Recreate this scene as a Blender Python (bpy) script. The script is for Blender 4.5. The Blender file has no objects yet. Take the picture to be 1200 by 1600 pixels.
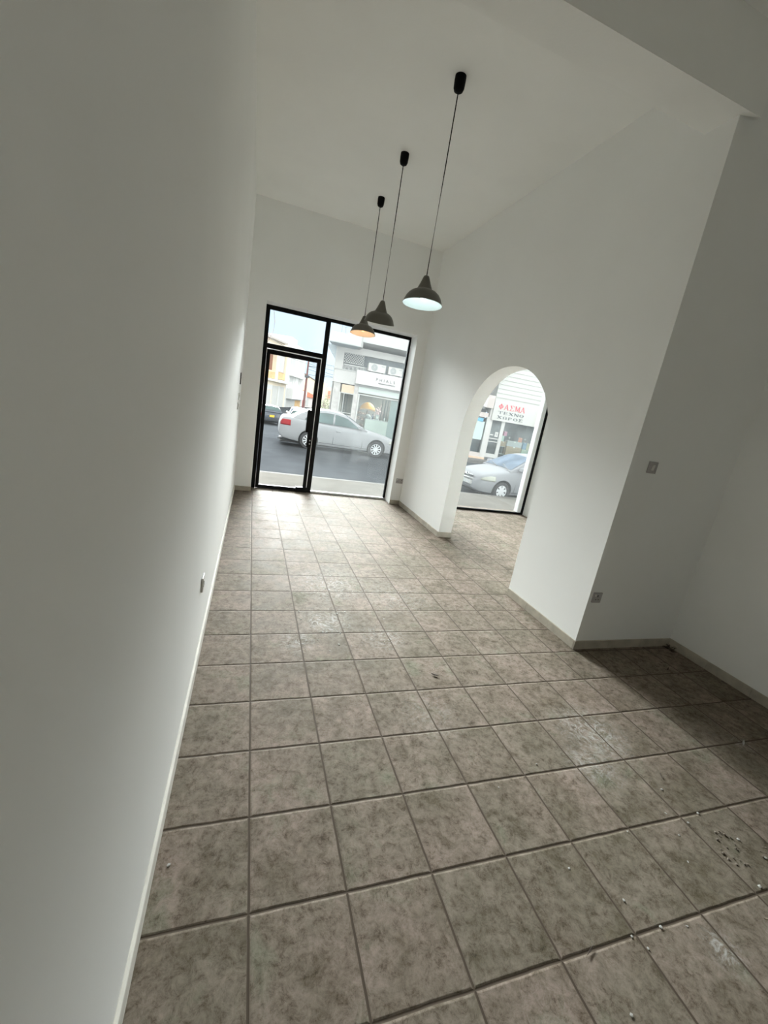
import bpy, bmesh, math, random
from mathutils import Matrix, Vector
random.seed(7)
S = bpy.context.scene
COL = S.collection
PI = math.pi

# ------------------------------------------------------------------ camera
cam_d = bpy.data.cameras.new('camera')
cam = bpy.data.objects.new('camera', cam_d)
COL.objects.link(cam)
cam_d.sensor_fit = 'HORIZONTAL'
cam_d.sensor_width = 36.0
cam_d.lens = 647.2 * 36.0 / 1200.0
cam_d.clip_start = 0.02
cam_d.clip_end = 500
r0 = Vector((0.94303979, -0.29015064, 0.16275304))
r1 = Vector((0.07796239, -0.28284886, -0.95599079))
r2 = Vector((0.32341585, 0.91422597, -0.2441169))
mm = Matrix.Identity(4)
for i in range(3):
    mm[i][0] = r0[i]
    mm[i][1] = -r1[i]
    mm[i][2] = -r2[i]
mm[0][3], mm[1][3], mm[2][3] = -0.1225, -1.3223, 1.6573
cam.matrix_world = mm
S.camera = cam

# ------------------------------------------------------------------ world, light, exposure
S.view_settings.view_transform = 'Standard'
S.view_settings.look = 'None'
S.view_settings.gamma = 1.0
S.view_settings.use_curve_mapping = False
S.view_settings.exposure = 2.86
S.cycles.use_denoising = True
S.cycles.diffuse_bounces = 8
S.cycles.max_bounces = 14
S.cycles.transparent_max_bounces = 16
S.cycles.sample_clamp_indirect = 6.0
S.cycles.caustics_reflective = False
S.cycles.caustics_refractive = False

W = bpy.data.worlds.new('overcast_sky')
S.world = W
W.use_nodes = True
nt = W.node_tree
nt.nodes.clear()
wo = nt.nodes.new('ShaderNodeOutputWorld')
bg = nt.nodes.new('ShaderNodeBackground')
tc = nt.nodes.new('ShaderNodeTexCoord')
nz = nt.nodes.new('ShaderNodeTexNoise')
nz.inputs['Scale'].default_value = 2.2
nz.inputs['Detail'].default_value = 5
cr = nt.nodes.new('ShaderNodeValToRGB')
cr.color_ramp.elements[0].position = 0.35
cr.color_ramp.elements[0].color = (0.60, 0.76, 0.93, 1)
cr.color_ramp.elements[1].position = 0.65
cr.color_ramp.elements[1].color = (0.93, 0.97, 1.0, 1)
nt.links.new(tc.outputs['Generated'], nz.inputs['Vector'])
nt.links.new(nz.outputs['Fac'], cr.inputs['Fac'])
UNSEEN_SKY_TINT = (0.98, 0.99, 1.0, 1)
sx_ = nt.nodes.new('ShaderNodeSeparateXYZ')
nt.links.new(tc.outputs['Generated'], sx_.inputs[0])
hi = nt.nodes.new('ShaderNodeMapRange')
hi.inputs[1].default_value = 0.16
hi.inputs[2].default_value = 0.26
nt.links.new(sx_.outputs['Z'], hi.inputs[0])
bh = nt.nodes.new('ShaderNodeMapRange')
bh.inputs[1].default_value = 0.3
bh.inputs[2].default_value = 0.0
nt.links.new(sx_.outputs['Y'], bh.inputs[0])
mxx = nt.nodes.new('ShaderNodeMath')
mxx.operation = 'MAXIMUM'
nt.links.new(hi.outputs[0], mxx.inputs[0])
nt.links.new(bh.outputs[0], mxx.inputs[1])
mc_ = nt.nodes.new('ShaderNodeMix')
mc_.data_type = 'RGBA'
mc_.inputs[7].default_value = UNSEEN_SKY_TINT
nt.links.new(mxx.outputs[0], mc_.inputs[0])
nt.links.new(cr.outputs['Color'], mc_.inputs[6])
nt.links.new(mc_.outputs[2], bg.inputs['Color'])
# sky glow added above the visible strip, shaped to send light deep indoors
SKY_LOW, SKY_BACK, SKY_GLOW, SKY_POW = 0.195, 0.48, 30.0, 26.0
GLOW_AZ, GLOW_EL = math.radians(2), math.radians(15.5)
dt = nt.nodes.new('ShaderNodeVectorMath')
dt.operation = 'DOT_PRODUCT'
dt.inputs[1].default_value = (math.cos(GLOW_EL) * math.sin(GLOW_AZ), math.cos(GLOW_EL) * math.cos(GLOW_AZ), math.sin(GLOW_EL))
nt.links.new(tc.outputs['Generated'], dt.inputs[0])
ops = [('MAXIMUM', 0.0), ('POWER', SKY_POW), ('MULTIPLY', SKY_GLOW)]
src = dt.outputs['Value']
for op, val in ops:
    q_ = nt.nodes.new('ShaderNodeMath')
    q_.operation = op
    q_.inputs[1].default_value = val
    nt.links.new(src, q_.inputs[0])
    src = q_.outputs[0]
# the added glow is cut off low down, so the visible sky stays pale;
# SKY_BACK is unseen sky behind the building, raised to light the opposite facades
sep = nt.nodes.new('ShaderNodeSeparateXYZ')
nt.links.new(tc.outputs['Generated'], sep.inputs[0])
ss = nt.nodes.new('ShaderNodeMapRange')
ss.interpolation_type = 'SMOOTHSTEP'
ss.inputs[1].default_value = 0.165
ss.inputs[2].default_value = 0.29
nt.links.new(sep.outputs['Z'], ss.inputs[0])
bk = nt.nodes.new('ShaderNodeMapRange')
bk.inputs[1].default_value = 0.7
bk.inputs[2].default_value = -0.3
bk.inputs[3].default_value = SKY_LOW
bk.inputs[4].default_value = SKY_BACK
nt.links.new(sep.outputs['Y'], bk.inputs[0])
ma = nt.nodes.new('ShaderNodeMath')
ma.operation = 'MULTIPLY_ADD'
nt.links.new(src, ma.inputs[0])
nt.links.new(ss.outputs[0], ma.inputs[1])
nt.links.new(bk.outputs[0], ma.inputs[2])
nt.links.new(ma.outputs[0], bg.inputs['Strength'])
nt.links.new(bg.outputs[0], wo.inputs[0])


def portal(name, x0, x1, z0, z1, y, side=False):
    d = bpy.data.lights.new(name, 'AREA')
    d.shape = 'RECTANGLE'
    d.size = x1 - x0
    d.size_y = z1 - z0
    d.cycles.is_portal = True
    o = bpy.data.objects.new(name, d)
    COL.objects.link(o)
    o.location = ((x0 + x1) / 2, y, (z0 + z1) / 2)
    o.rotation_euler = (-PI / 2, 0, 0)
    if side:
        o.location = (y, (x0 + x1) / 2, (z0 + z1) / 2)
        o.rotation_euler = (PI / 2, 0, PI / 2)


portal('sky_portal_door', -0.02, 2.35, 0, 2.84, 5.95)
portal('sky_portal_window', 2.95, 5.27, 0, 2.84, 5.75)


def lamp_light(name, loc, power, color, radius=0.03):
    d = bpy.data.lights.new(name, 'POINT')
    d.energy = power
    d.color = color
    d.shadow_soft_size = radius
    o = bpy.data.objects.new(name, d)
    COL.objects.link(o)
    o.location = loc
    return o


# ------------------------------------------------------------------ materials
MATS = {}


def mat(name, col, rough=0.6, metal=0.0, noise=0.0, nscale=8.0, bump=0.0, bscale=60.0, spec=0.5, emit=None, estr=0.0, coat=0.0):
    if name in MATS:
        return MATS[name]
    m = bpy.data.materials.new(name)
    m.use_nodes = True
    t = m.node_tree
    b = t.nodes['Principled BSDF']
    b.inputs['Roughness'].default_value = rough
    b.inputs['Metallic'].default_value = metal
    b.inputs['Specular IOR Level'].default_value = spec
    b.inputs['Coat Weight'].default_value = coat
    b.inputs['Coat Roughness'].default_value = 0.08
    c = t.nodes.new('ShaderNodeTexCoord')
    n = t.nodes.new('ShaderNodeTexNoise')
    n.inputs['Scale'].default_value = nscale
    n.inputs['Detail'].default_value = 6
    t.links.new(c.outputs['Object'], n.inputs['Vector'])
    r = t.nodes.new('ShaderNodeValToRGB')
    k = noise
    r.color_ramp.elements[0].position = 0.3
    r.color_ramp.elements[1].position = 0.7
    r.color_ramp.elements[0].color = tuple(max(0, x * (1 - k)) for x in col) + (1,)
    r.color_ramp.elements[1].color = tuple(min(1, x * (1 + k)) for x in col) + (1,)
    t.links.new(n.outputs['Fac'], r.inputs['Fac'])
    t.links.new(r.outputs['Color'], b.inputs['Base Color'])
    if bump > 0:
        n2 = t.nodes.new('ShaderNodeTexNoise')
        n2.inputs['Scale'].default_value = bscale
        n2.inputs['Detail'].default_value = 4
        t.links.new(c.outputs['Object'], n2.inputs['Vector'])
        bp = t.nodes.new('ShaderNodeBump')
        bp.inputs['Strength'].default_value = bump
        bp.inputs['Distance'].default_value = 0.004
        t.links.new(n2.outputs['Fac'], bp.inputs['Height'])
        t.links.new(bp.outputs['Normal'], b.inputs['Normal'])
    if emit:
        b.inputs['Emission Color'].default_value = emit + (1,)
        b.inputs['Emission Strength'].default_value = estr
    MATS[name] = m
    return m


def glass_mat(name, tint, haze, hazecol=(0.8, 0.85, 0.85), refl=0.6):
    m = bpy.data.materials.new(name)
    m.use_nodes = True
    t = m.node_tree
    t.nodes.clear()
    out = t.nodes.new('ShaderNodeOutputMaterial')
    tr = t.nodes.new('ShaderNodeBsdfTransparent')
    tr.inputs[0].default_value = tint + (1,)
    gl = t.nodes.new('ShaderNodeBsdfGlossy')
    gl.inputs['Roughness'].default_value = 0.01
    fr = t.nodes.new('ShaderNodeFresnel')
    fr.inputs[0].default_value = 1.45
    mu = t.nodes.new('ShaderNodeMath')
    mu.operation = 'MULTIPLY'
    mu.inputs[1].default_value = refl
    m1 = t.nodes.new('ShaderNodeMixShader')
    t.links.new(fr.outputs[0], mu.inputs[0])
    t.links.new(mu.outputs[0], m1.inputs[0])
    t.links.new(tr.outputs[0], m1.inputs[1])
    t.links.new(gl.outputs[0], m1.inputs[2])
    # dust on the pane
    du = t.nodes.new('ShaderNodeBsdfTranslucent')
    du.inputs[0].default_value = hazecol + (1,)
    c = t.nodes.new('ShaderNodeTexCoord')
    n = t.nodes.new('ShaderNodeTexNoise')
    n.inputs['Scale'].default_value = 2.5
    n.inputs['Detail'].default_value = 5
    mr = t.nodes.new('ShaderNodeMapRange')
    mr.inputs[1].default_value = 0.3
    mr.inputs[2].default_value = 0.75
    mr.inputs[3].default_value = haze * 0.6
    mr.inputs[4].default_value = haze * 1.4
    t.links.new(c.outputs['Object'], n.inputs['Vector'])
    t.links.new(n.outputs['Fac'], mr.inputs[0])
    m2 = t.nodes.new('ShaderNodeMixShader')
    t.links.new(mr.outputs[0], m2.inputs[0])
    t.links.new(m1.outputs[0], m2.inputs[1])
    t.links.new(du.outputs[0], m2.inputs[2])
    t.links.new(m2.outputs[0], out.inputs[0])
    return m


WALL = mat('wall_plaster', (0.90, 0.905, 0.89), 0.8, noise=0.015, nscale=1.2, bump=0.06, bscale=60, spec=0.25)
CEIL = mat('ceiling_plaster', (0.935, 0.94, 0.92), 0.85, noise=0.02, nscale=1.5, bump=0.12, bscale=60, spec=0.2)
SKIRT = mat('skirting_tile', (0.44, 0.40, 0.33), 0.5, noise=0.18, nscale=9)
SKIRTW = mat('skirting_painted', (0.74, 0.715, 0.65), 0.8, noise=0.10, nscale=9)
BLACK = mat('black_aluminium', (0.004, 0.004, 0.004), 0.5, spec=0.15)
SILVER = mat('silver_aluminium', (0.62, 0.63, 0.62), 0.4, metal=0.3)
GASKET = mat('pale_gasket', (0.93, 0.93, 0.92), 0.5)
BLKP = mat('black_plastic', (0.003, 0.003, 0.003), 0.6, spec=0.1)
PLATEM = mat('grey_plastic', (0.42, 0.40, 0.40), 0.4)
PLATEW = mat('white_plastic', (0.68, 0.67, 0.64), 0.4)
DARKHOLE = mat('dark_slot', (0.03, 0.03, 0.03), 0.6)
GLASS = glass_mat('clear_glass', (0.96, 0.985, 0.98), 0.002)
GLASSD = glass_mat('dusty_glass', (0.93, 0.96, 0.955), 0.012)
GLASSS = glass_mat('shop_glass', (0.90, 0.94, 0.94), 0.004, refl=0.5)


def floor_material():
    m = bpy.data.materials.new('ceramic_floor_tiles')
    m.use_nodes = True
    t = m.node_tree
    L = t.links.new
    b = t.nodes['Principled BSDF']
    N = t.nodes.new
    c = N('ShaderNodeTexCoord')
    # slight wobble on the joints
    wn = N('ShaderNodeTexNoise')
    wn.inputs['Scale'].default_value = 9
    wn.inputs['Detail'].default_value = 3
    L(c.outputs['Object'], wn.inputs['Vector'])
    sub = N('ShaderNodeVectorMath')
    sub.operation = 'SUBTRACT'
    sub.inputs[1].default_value = (0.5, 0.5, 0.5)
    L(wn.outputs['Color'], sub.inputs[0])
    scl = N('ShaderNodeVectorMath')
    scl.operation = 'SCALE'
    scl.inputs['Scale'].default_value = 0.006
    L(sub.outputs[0], scl.inputs[0])
    add = N('ShaderNodeVectorMath')
    L(c.outputs['Object'], add.inputs[0])
    L(scl.outputs[0], add.inputs[1])
    off = N('ShaderNodeVectorMath')
    off.inputs[1].default_value = (33.0, 33.0, 0)
    L(add.outputs[0], off.inputs[0])

    def brick(mortar, smooth):
        br = N('ShaderNodeTexBrick')
        br.offset = 0.0
        br.squash = 1.0
        br.inputs['Scale'].default_value = 1.0
        br.inputs['Brick Width'].default_value = 0.33
        br.inputs['Row Height'].default_value = 0.33
        br.inputs['Mortar Size'].default_value = mortar
        br.inputs['Mortar Smooth'].default_value = smooth
        br.inputs['Color1'].default_value = (0, 0, 0, 1)
        br.inputs['Color2'].default_value = (1, 1, 1, 1)
        br.inputs['Mortar'].default_value = (0.5, 0.5, 0.5, 1)
        L(off.outputs[0], br.inputs['Vector'])
        return br
    br = brick(0.0048, 0.3)
    br2 = brick(0.011, 1.0)
    # per tile offset of the mottling
    ts = N('ShaderNodeVectorMath')
    ts.operation = 'SCALE'
    ts.inputs['Scale'].default_value = 13.0
    L(br.outputs['Color'], ts.inputs[0])
    tv = N('ShaderNodeVectorMath')
    L(c.outputs['Object'], tv.inputs[0])
    L(ts.outputs[0], tv.inputs[1])

    def noise(scale, detail, rough=0.6, dist=0.0, vec=None):
        n = N('ShaderNodeTexNoise')
        n.inputs['Scale'].default_value = scale
        n.inputs['Detail'].default_value = detail
        n.inputs['Roughness'].default_value = rough
        n.inputs['Distortion'].default_value = dist
        L((vec or tv).outputs[0], n.inputs['Vector'])
        return n

    def ramp(src, stops):
        r = N('ShaderNodeValToRGB')
        e = r.color_ramp.elements
        while len(e) < len(stops):
            e.new(0.5)
        for k, (p, cc) in enumerate(stops):
            e[k].position = p
            e[k].color = cc + (1,)
        L(src, r.inputs['Fac'])
        return r

    def mix(f, a, bb, mode='MIX'):
        x = N('ShaderNodeMix')
        x.data_type = 'RGBA'
        x.blend_type = mode
        if isinstance(f, float):
            x.inputs[0].default_value = f
        else:
            L(f, x.inputs[0])
        for s, v in ((6, a), (7, bb)):
            if isinstance(v, tuple):
                x.inputs[s].default_value = v + (1,)
            else:
                L(v, x.inputs[s])
        return x.outputs[2]
    n1 = noise(4.5, 6, 0.62, 0.4)
    base = ramp(n1.outputs['Fac'], [(0.30, (0.150, 0.128, 0.100)), (0.45, (0.196, 0.168, 0.144)), (0.56, (0.230, 0.196, 0.172)), (0.70, (0.205, 0.198, 0.163))]).outputs[0]
    n2 = noise(24, 14, 0.86, 0.35)
    sp = ramp(n2.outputs['Fac'], [(0.38, (0.22, 0.19, 0.14)), (0.45, (0.70, 0.67, 0.60)), (0.52, (1.03, 1.02, 1.01)), (0.61, (1.32, 1.30, 1.28))]).outputs[0]
    n5 = noise(11, 8, 0.7, 0.8)
    sp2 = ramp(n5.outputs['Fac'], [(0.36, (0.66, 0.66, 0.58)), (0.48, (0.96, 0.95, 0.93)), (0.62, (1.10, 1.08, 1.07))]).outputs[0]
    c0 = mix(0.75, base, sp2, 'MULTIPLY')
    c1 = mix(0.8, c0, sp, 'MULTIPLY')
    n3 = noise(1.7, 4, 0.5)
    big = ramp(n3.outputs['Fac'], [(0.38, (0.85, 0.87, 0.79)), (0.62, (1.12, 1.07, 1.04))]).outputs[0]
    c2 = mix(0.8, c1, big, 'MULTIPLY')
    # plaster dust scuffs, in a few trodden places
    scuff = None
    for (sx, sy, rad, am) in ((0.70, 2.15, 0.50, 0.7), (1.25, 1.9, 0.5, 0.4), (0.55, 1.50, 0.28, 0.9), (0.30, 1.22, 0.22, 0.7), (0.95, 1.25, 0.25, 0.6),
                              (1.95, 0.20, 0.30, 0.8), (1.75, 0.0, 0.22, 0.6), (0.9, 3.6, 0.9, 0.25), (1.62, -0.76, 0.10, 0.9), (1.0, 0.45, 0.3, 0.3), (2.95, -0.02, 0.10, 0.8)):
        d = N('ShaderNodeVectorMath')
        d.operation = 'DISTANCE'
        d.inputs[1].default_value = (sx, sy, 0)
        L(c.outputs['Object'], d.inputs[0])
        mr = N('ShaderNodeMapRange')
        mr.interpolation_type = 'SMOOTHSTEP'
        mr.inputs[1].default_value = 0
        mr.inputs[2].default_value = rad
        mr.inputs[3].default_value = am
        mr.inputs[4].default_value = 0
        L(d.outputs['Value'], mr.inputs[0])
        if scuff is None:
            scuff = mr.outputs[0]
        else:
            mx = N('ShaderNodeMath')
            mx.operation = 'MAXIMUM'
            L(scuff, mx.inputs[0])
            L(mr.outputs[0], mx.inputs[1])
            scuff = mx.outputs[0]
    n4 = noise(14, 9, 0.75, 2.5, c and tv)
    sc = ramp(n4.outputs['Fac'], [(0.47, (0, 0, 0)), (0.62, (1, 1, 1))]).outputs[0]
    ml = N('ShaderNodeMath')
    ml.operation = 'MULTIPLY'
    L(sc, ml.inputs[0])
    L(scuff, ml.inputs[1])
    c3 = mix(ml.outputs[0], c2, (0.46, 0.455, 0.43))
    c4 = mix(br.outputs['Fac'], c3, (0.085, 0.066, 0.050))
    L(c4, b.inputs['Base Color'])
    rr = N('ShaderNodeMapRange')
    rr.inputs[1].default_value = 0.3
    rr.inputs[2].default_value = 0.7
    rr.inputs[3].default_value = 0.60
    rr.inputs[4].default_value = 0.78
    L(n1.outputs['Fac'], rr.inputs[0])
    L(rr.outputs[0], b.inputs['Roughness'])
    b.inputs['Specular IOR Level'].default_value = 0.05
    # relief
    inv = N('ShaderNodeMath')
    inv.operation = 'SUBTRACT'
    inv.inputs[0].default_value = 1.0
    L(br2.outputs['Fac'], inv.inputs[1])
    bn = N('ShaderNodeMath')
    bn.operation = 'MULTIPLY'
    bn.inputs[1].default_value = 0.22
    L(n2.outputs['Fac'], bn.inputs[0])
    ad = N('ShaderNodeMath')
    L(inv.outputs[0], ad.inputs[0])
    L(bn.outputs[0], ad.inputs[1])
    bp = N('ShaderNodeBump')
    bp.inputs['Strength'].default_value = 0.7
    bp.inputs['Distance'].default_value = 0.004
    L(ad.outputs[0], bp.inputs['Height'])
    L(bp.outputs['Normal'], b.inputs['Normal'])
    return m


TILES = floor_material()


# ------------------------------------------------------------------ mesh helpers
class MB:
    def __init__(self):
        self.v = []
        self.f = []

    def quad(self, *pts):
        n = len(self.v)
        self.v += [tuple(p) for p in pts]
        self.f.append(tuple(range(n, n + len(pts))))
        return self

    def box(self, x0, x1, y0, y1, z0, z1):
        n = len(self.v)
        for z in (z0, z1):
            self.v += [(x0, y0, z), (x1, y0, z), (x1, y1, z), (x0, y1, z)]
        self.f += [tuple(n + i for i in q) for q in ((3, 2, 1, 0), (4, 5, 6, 7), (0, 1, 5, 4), (1, 2, 6, 5), (2, 3, 7, 6), (3, 0, 4, 7))]
        return self

    def prism(self, poly, axis, a, b):
        """poly: 2D points; axis 'x' -> (y,z), 'y' -> (x,z), 'z' -> (x,y); extruded from a to b."""
        n = len(self.v)
        k = len(poly)
        for t in (a, b):
            for p, q in poly:
                self.v.append({'x': (t, p, q), 'y': (p, t, q), 'z': (p, q, t)}[axis])
        self.f.append(tuple(n + i for i in range(k)))
        self.f.append(tuple(n + k + i for i in reversed(range(k))))
        for i in range(k):
            j = (i + 1) % k
            self.f.append((n + j, n + i, n + k + i, n + k + j))
        return self

    def lathe(self, prof, n=28, c=(0, 0, 0), axis='z', close=False):
        """prof: (radius, height) pairs."""
        s = len(self.v)
        for r, h in prof:
            for i in range(n):
                a = 2 * PI * i / n
                x, y = r * math.cos(a), r * math.sin(a)
                p = {'z': (x, y, h), 'y': (x, h, y), 'x': (h, x, y)}[axis]
                self.v.append((p[0] + c[0], p[1] + c[1], p[2] + c[2]))
        m = len(prof)
        for k in range(m - 1 if not close else m):
            k2 = (k + 1) % m
            for i in range(n):
                j = (i + 1) % n
                self.f.append((s + k * n + i, s + k * n + j, s + k2 * n + j, s + k2 * n + i))
        if not close:
            if prof[0][0] > 1e-5:
                self.f.append(tuple(s + i for i in reversed(range(n))))
            if prof[-1][0] > 1e-5:
                self.f.append(tuple(s + (m - 1) * n + i for i in range(n)))
        return self

    def tube(self, pts, r, n=8):
        pts = [Vector(p) for p in pts]
        s = len(self.v)
        for i, p in enumerate(pts):
            d = (pts[min(i + 1, len(pts) - 1)] - pts[max(i - 1, 0)]).normalized()
            u = d.cross(Vector((0, 0, 1)))
            if u.length < 1e-3:
                u = d.cross(Vector((1, 0, 0)))
            u.normalize()
            w = d.cross(u)
            for k in range(n):
                a = 2 * PI * k / n
                self.v.append(tuple(p + r * (math.cos(a) * u + math.sin(a) * w)))
        for i in range(len(pts) - 1):
            for k in range(n):
                j = (k + 1) % n
                self.f.append((s + i * n + k, s + i * n + j, s + (i + 1) * n + j, s + (i + 1) * n + k))
        self.f.append(tuple(s + k for k in reversed(range(n))))
        self.f.append(tuple(s + (len(pts) - 1) * n + k for k in range(n)))
        return self

    def grid(self, rows, closed=False):
        s = len(self.v)
        k = len(rows[0])
        for r in rows:
            self.v += [tuple(p) for p in r]
        for i in range(len(rows) - 1):
            for j in range(k - (0 if closed else 1)):
                j2 = (j + 1) % k
                self.f.append((s + i * k + j, s + i * k + j2, s + (i + 1) * k + j2, s + (i + 1) * k + j))
        return self

    def build(self, name, m, parent=None, smooth=False, bevel=0.0, seg=2, loc=None, rot=None, label=None):
        me = bpy.data.meshes.new(name)
        me.from_pydata(self.v, [], self.f)
        bm = bmesh.new()
        bm.from_mesh(me)
        bmesh.ops.remove_doubles(bm, verts=bm.verts, dist=1e-5)
        bmesh.ops.recalc_face_normals(bm, faces=bm.faces)
        bm.to_mesh(me)
        bm.free()
        me.materials.append(m)
        if smooth:
            me.polygons.foreach_set('use_smooth', [True] * len(me.polygons))
        o = bpy.data.objects.new(name, me)
        COL.objects.link(o)
        if bevel > 0:
            b = o.modifiers.new('bevel', 'BEVEL')
            b.width = bevel
            b.segments = seg
            b.limit_method = 'ANGLE'
            b.angle_limit = math.radians(40)
        if smooth:
            e = o.modifiers.new('edges', 'EDGE_SPLIT')
            e.split_angle = math.radians(42)
        if parent:
            o.parent = parent
        if loc:
            o.location = loc
        if rot:
            o.rotation_euler = rot
        if label:
            o['label'] = label
        return o


def thing(name, label, cat, loc=(0, 0, 0), rz=0.0, group=None, kind=None):
    o = bpy.data.objects.new(name, None)
    o.empty_display_size = 0.1
    COL.objects.link(o)
    o.location = loc
    o.rotation_euler = (0, 0, rz)
    return tag(o, label, cat, group, kind)


def tag(o, label, cat, group=None, kind=None):
    o['label'] = label
    o['category'] = cat
    if group:
        o['group'] = group
    if kind:
        o['kind'] = kind
    return o


def struct(o, label=None):
    o['kind'] = 'structure'
    if label:
        o['label'] = label
        o['category'] = label.split()[-1] if False else o.name.split('_')[0]
    return o


def tree_copy(o, parent=None, shared=True):
    c = o.copy()
    COL.objects.link(c)
    c.parent = parent
    for ch in [x for x in COL.objects if x.parent == o]:
        tree_copy(ch, c)
    return c


# ------------------------------------------------------------------ room shell
H = 4.115        # main ceiling
XR = 2.54        # dividing wall, room face
struct(MB().box(-0.6, 5.5, -3.2, 5.87, -0.12, 0.0).build('floor', TILES), 'beige mottled ceramic tile floor with dark joints')
struct(MB().prism([(-0.348, -3.2), (-0.274, 5.49), (-0.274, 5.95), (-0.6, 5.95), (-0.6, -3.2)], 'z', 0, 4.4).build('wall_left', WALL), 'long plain white plaster wall beside the camera')
struct(MB().box(-0.4, 5.5, -3.2, 5.95, H, 4.5).build('ceiling', CEIL), 'high white plaster ceiling')
w = MB()
w.box(-0.4, -0.02, 5.49, 5.87, 0, H)
w.box(2.355, XR + 0.1, 5.49, 5.87, 0, H)
w.box(-0.02, 2.355, 5.49, 5.87, 2.845, H)
struct(w.build('wall_front', WALL), 'white wall around the glazed shop entrance')
w = MB()
w.box(XR + 0.1, 2.95, 5.33, 5.87, 0, H)
w.box(5.27, 5.5, 5.33, 5.87, 0, H)
w.box(2.95, 5.27, 5.33, 5.87, 2.845, H)
struct(w.build('wall_front_side_room', WALL), 'white wall around the display window beyond the arch')
# dividing wall with the arch
arc_c, arc_a, arc_z, arc_h = 2.865, 0.872, 1.42, 0.883
arch = []
for i in range(41):
    a = PI * i / 40
    cx, sx = math.cos(a), math.sin(a)
    e = 2 / 2.15
    arch.append((arc_c + arc_a * math.copysign(abs(cx) ** e, cx), arc_z + arc_h * abs(sx) ** e))
outer = MB()
yl, yr = arch[0][0], arch[-1][0]   # 3.737, 1.993
pts_in = [(yl + 0.03, 0.0)] + arch + [(yr - 0.0, 0.0)]
fx = []


def wall_side(x, flip):
    # fan of quads from the arch up to the ceiling
    for i in range(len(arch) - 1):
        p, q = arch[i], arch[i + 1]
        outer.quad((x, p[0], p[1]), (x, q[0], q[1]), (x, q[0], H), (x, p[0], H))
    outer.quad((x, yl, arch[0][1]), (x, yl, H), (x, 5.5, H), (x, 5.5, 0), (x, yl + 0.03, 0))
    outer.quad((x, yr, arch[-1][1]), (x, yr, H), (x, 1.03, H), (x, 1.03, 0), (x, yr, 0))


wall_side(XR, 0)
wall_side(XR + 0.2, 1)
for i in range(len(pts_in) - 1):
    p, q = pts_in[i], pts_in[i + 1]
    outer.quad((XR, p[0], p[1]), (XR, q[0], q[1]), (XR + 0.2, q[0], q[1]), (XR + 0.2, p[0], p[1]))
for y in (1.03, 5.5):
    outer.quad((XR, y, 0), (XR + 0.2, y, 0), (XR + 0.2, y, H), (XR, y, H))
o = outer.build('wall_right', WALL)
struct(o, 'white dividing wall with a tall round arched opening')
struct(MB().box(XR + 0.2, 5.5, 1.03, 1.23, 0, H).build('wall_alcove', WALL), 'dim wall facing the camera with two sockets')
struct(MB().box(3.62, 3.82, -3.2, 1.03, 0, H).build('wall_alcove_right', WALL), 'dim plain wall closing the alcove')
struct(MB().box(-0.4, 3.82, -3.2, -3.0, 0, H).build('wall_back', WALL), 'plain wall behind the camera')
w = MB()
w.box(5.30, 5.5, 1.23, 5.33, 0, H)
struct(w.build('wall_side_room', WALL), 'white end wall of the room beyond the arch')
# ceiling beam
struct(MB().prism([(-0.4, 1.245), (XR, 1.245), (XR, 1.031), (2.555, 1.031), (2.66, 0.985), (-0.4, 0.985)], 'z', 3.70, H + 0.05).build('trim_1', CEIL), 'white plastered ceiling beam spanning the room')

# skirting
SH = 0.075
b = MB()
b.prism([(-0.347, -3.0), (-0.275, 5.49), (-0.262, 5.49), (-0.334, -3.0)], 'z', 0, 0.085)
struct(b.build('baseboard_left', SKIRTW, bevel=0.004), 'painted low skirting along the long wall')


def skirt(name, segs, mm_=SKIRT, label=None):
    """segs: list of (x0,x1,y0,y1) footprints, cut into 33 cm tiles by thin gaps."""
    mb = MB()
    for (x0, x1, y0, y1) in segs:
        lx, ly = x1 - x0, y1 - y0
        n = max(1, round(max(lx, ly) / 0.33))
        for i in range(n):
            if lx > ly:
                a = x0 + lx * i / n + 0.001
                c = x0 + lx * (i + 1) / n - 0.001
                mb.box(a, c, y0, y1, 0, SH)
            else:
                a = y0 + ly * i / n + 0.001
                c = y0 + ly * (i + 1) / n - 0.001
                mb.box(x0, x1, a, c, 0, SH)
    return struct(mb.build(name, mm_, bevel=0.002), label)


skirt('baseboard_front', [(-0.262, -0.02, 5.478, 5.49), (2.355, XR - 0.012, 5.478, 5.49)], label='short beige skirting pieces beside the entrance')
skirt('baseboard_right', [(XR - 0.012, XR, 3.77, 5.49), (XR - 0.012, XR, 1.03, 1.993), (XR - 0.012, XR + 0.2, 3.755, 3.768), (XR, XR + 0.2, 1.993, 2.005)], label='beige tile skirting on the arched wall')
skirt('baseboard_alcove', [(XR - 0.012, 3.62, 1.018, 1.03), (3.608, 3.62, -3.0, 1.018)], label='beige tile skirting around the alcove')
skirt('baseboard_side_room', [(XR + 0.2, 5.3, 1.23, 1.242), (XR + 0.2, XR + 0.212, 3.78, 5.33), (5.288, 5.30, 1.25, 5.33)], label='beige tile skirting beyond the arch')

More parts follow.
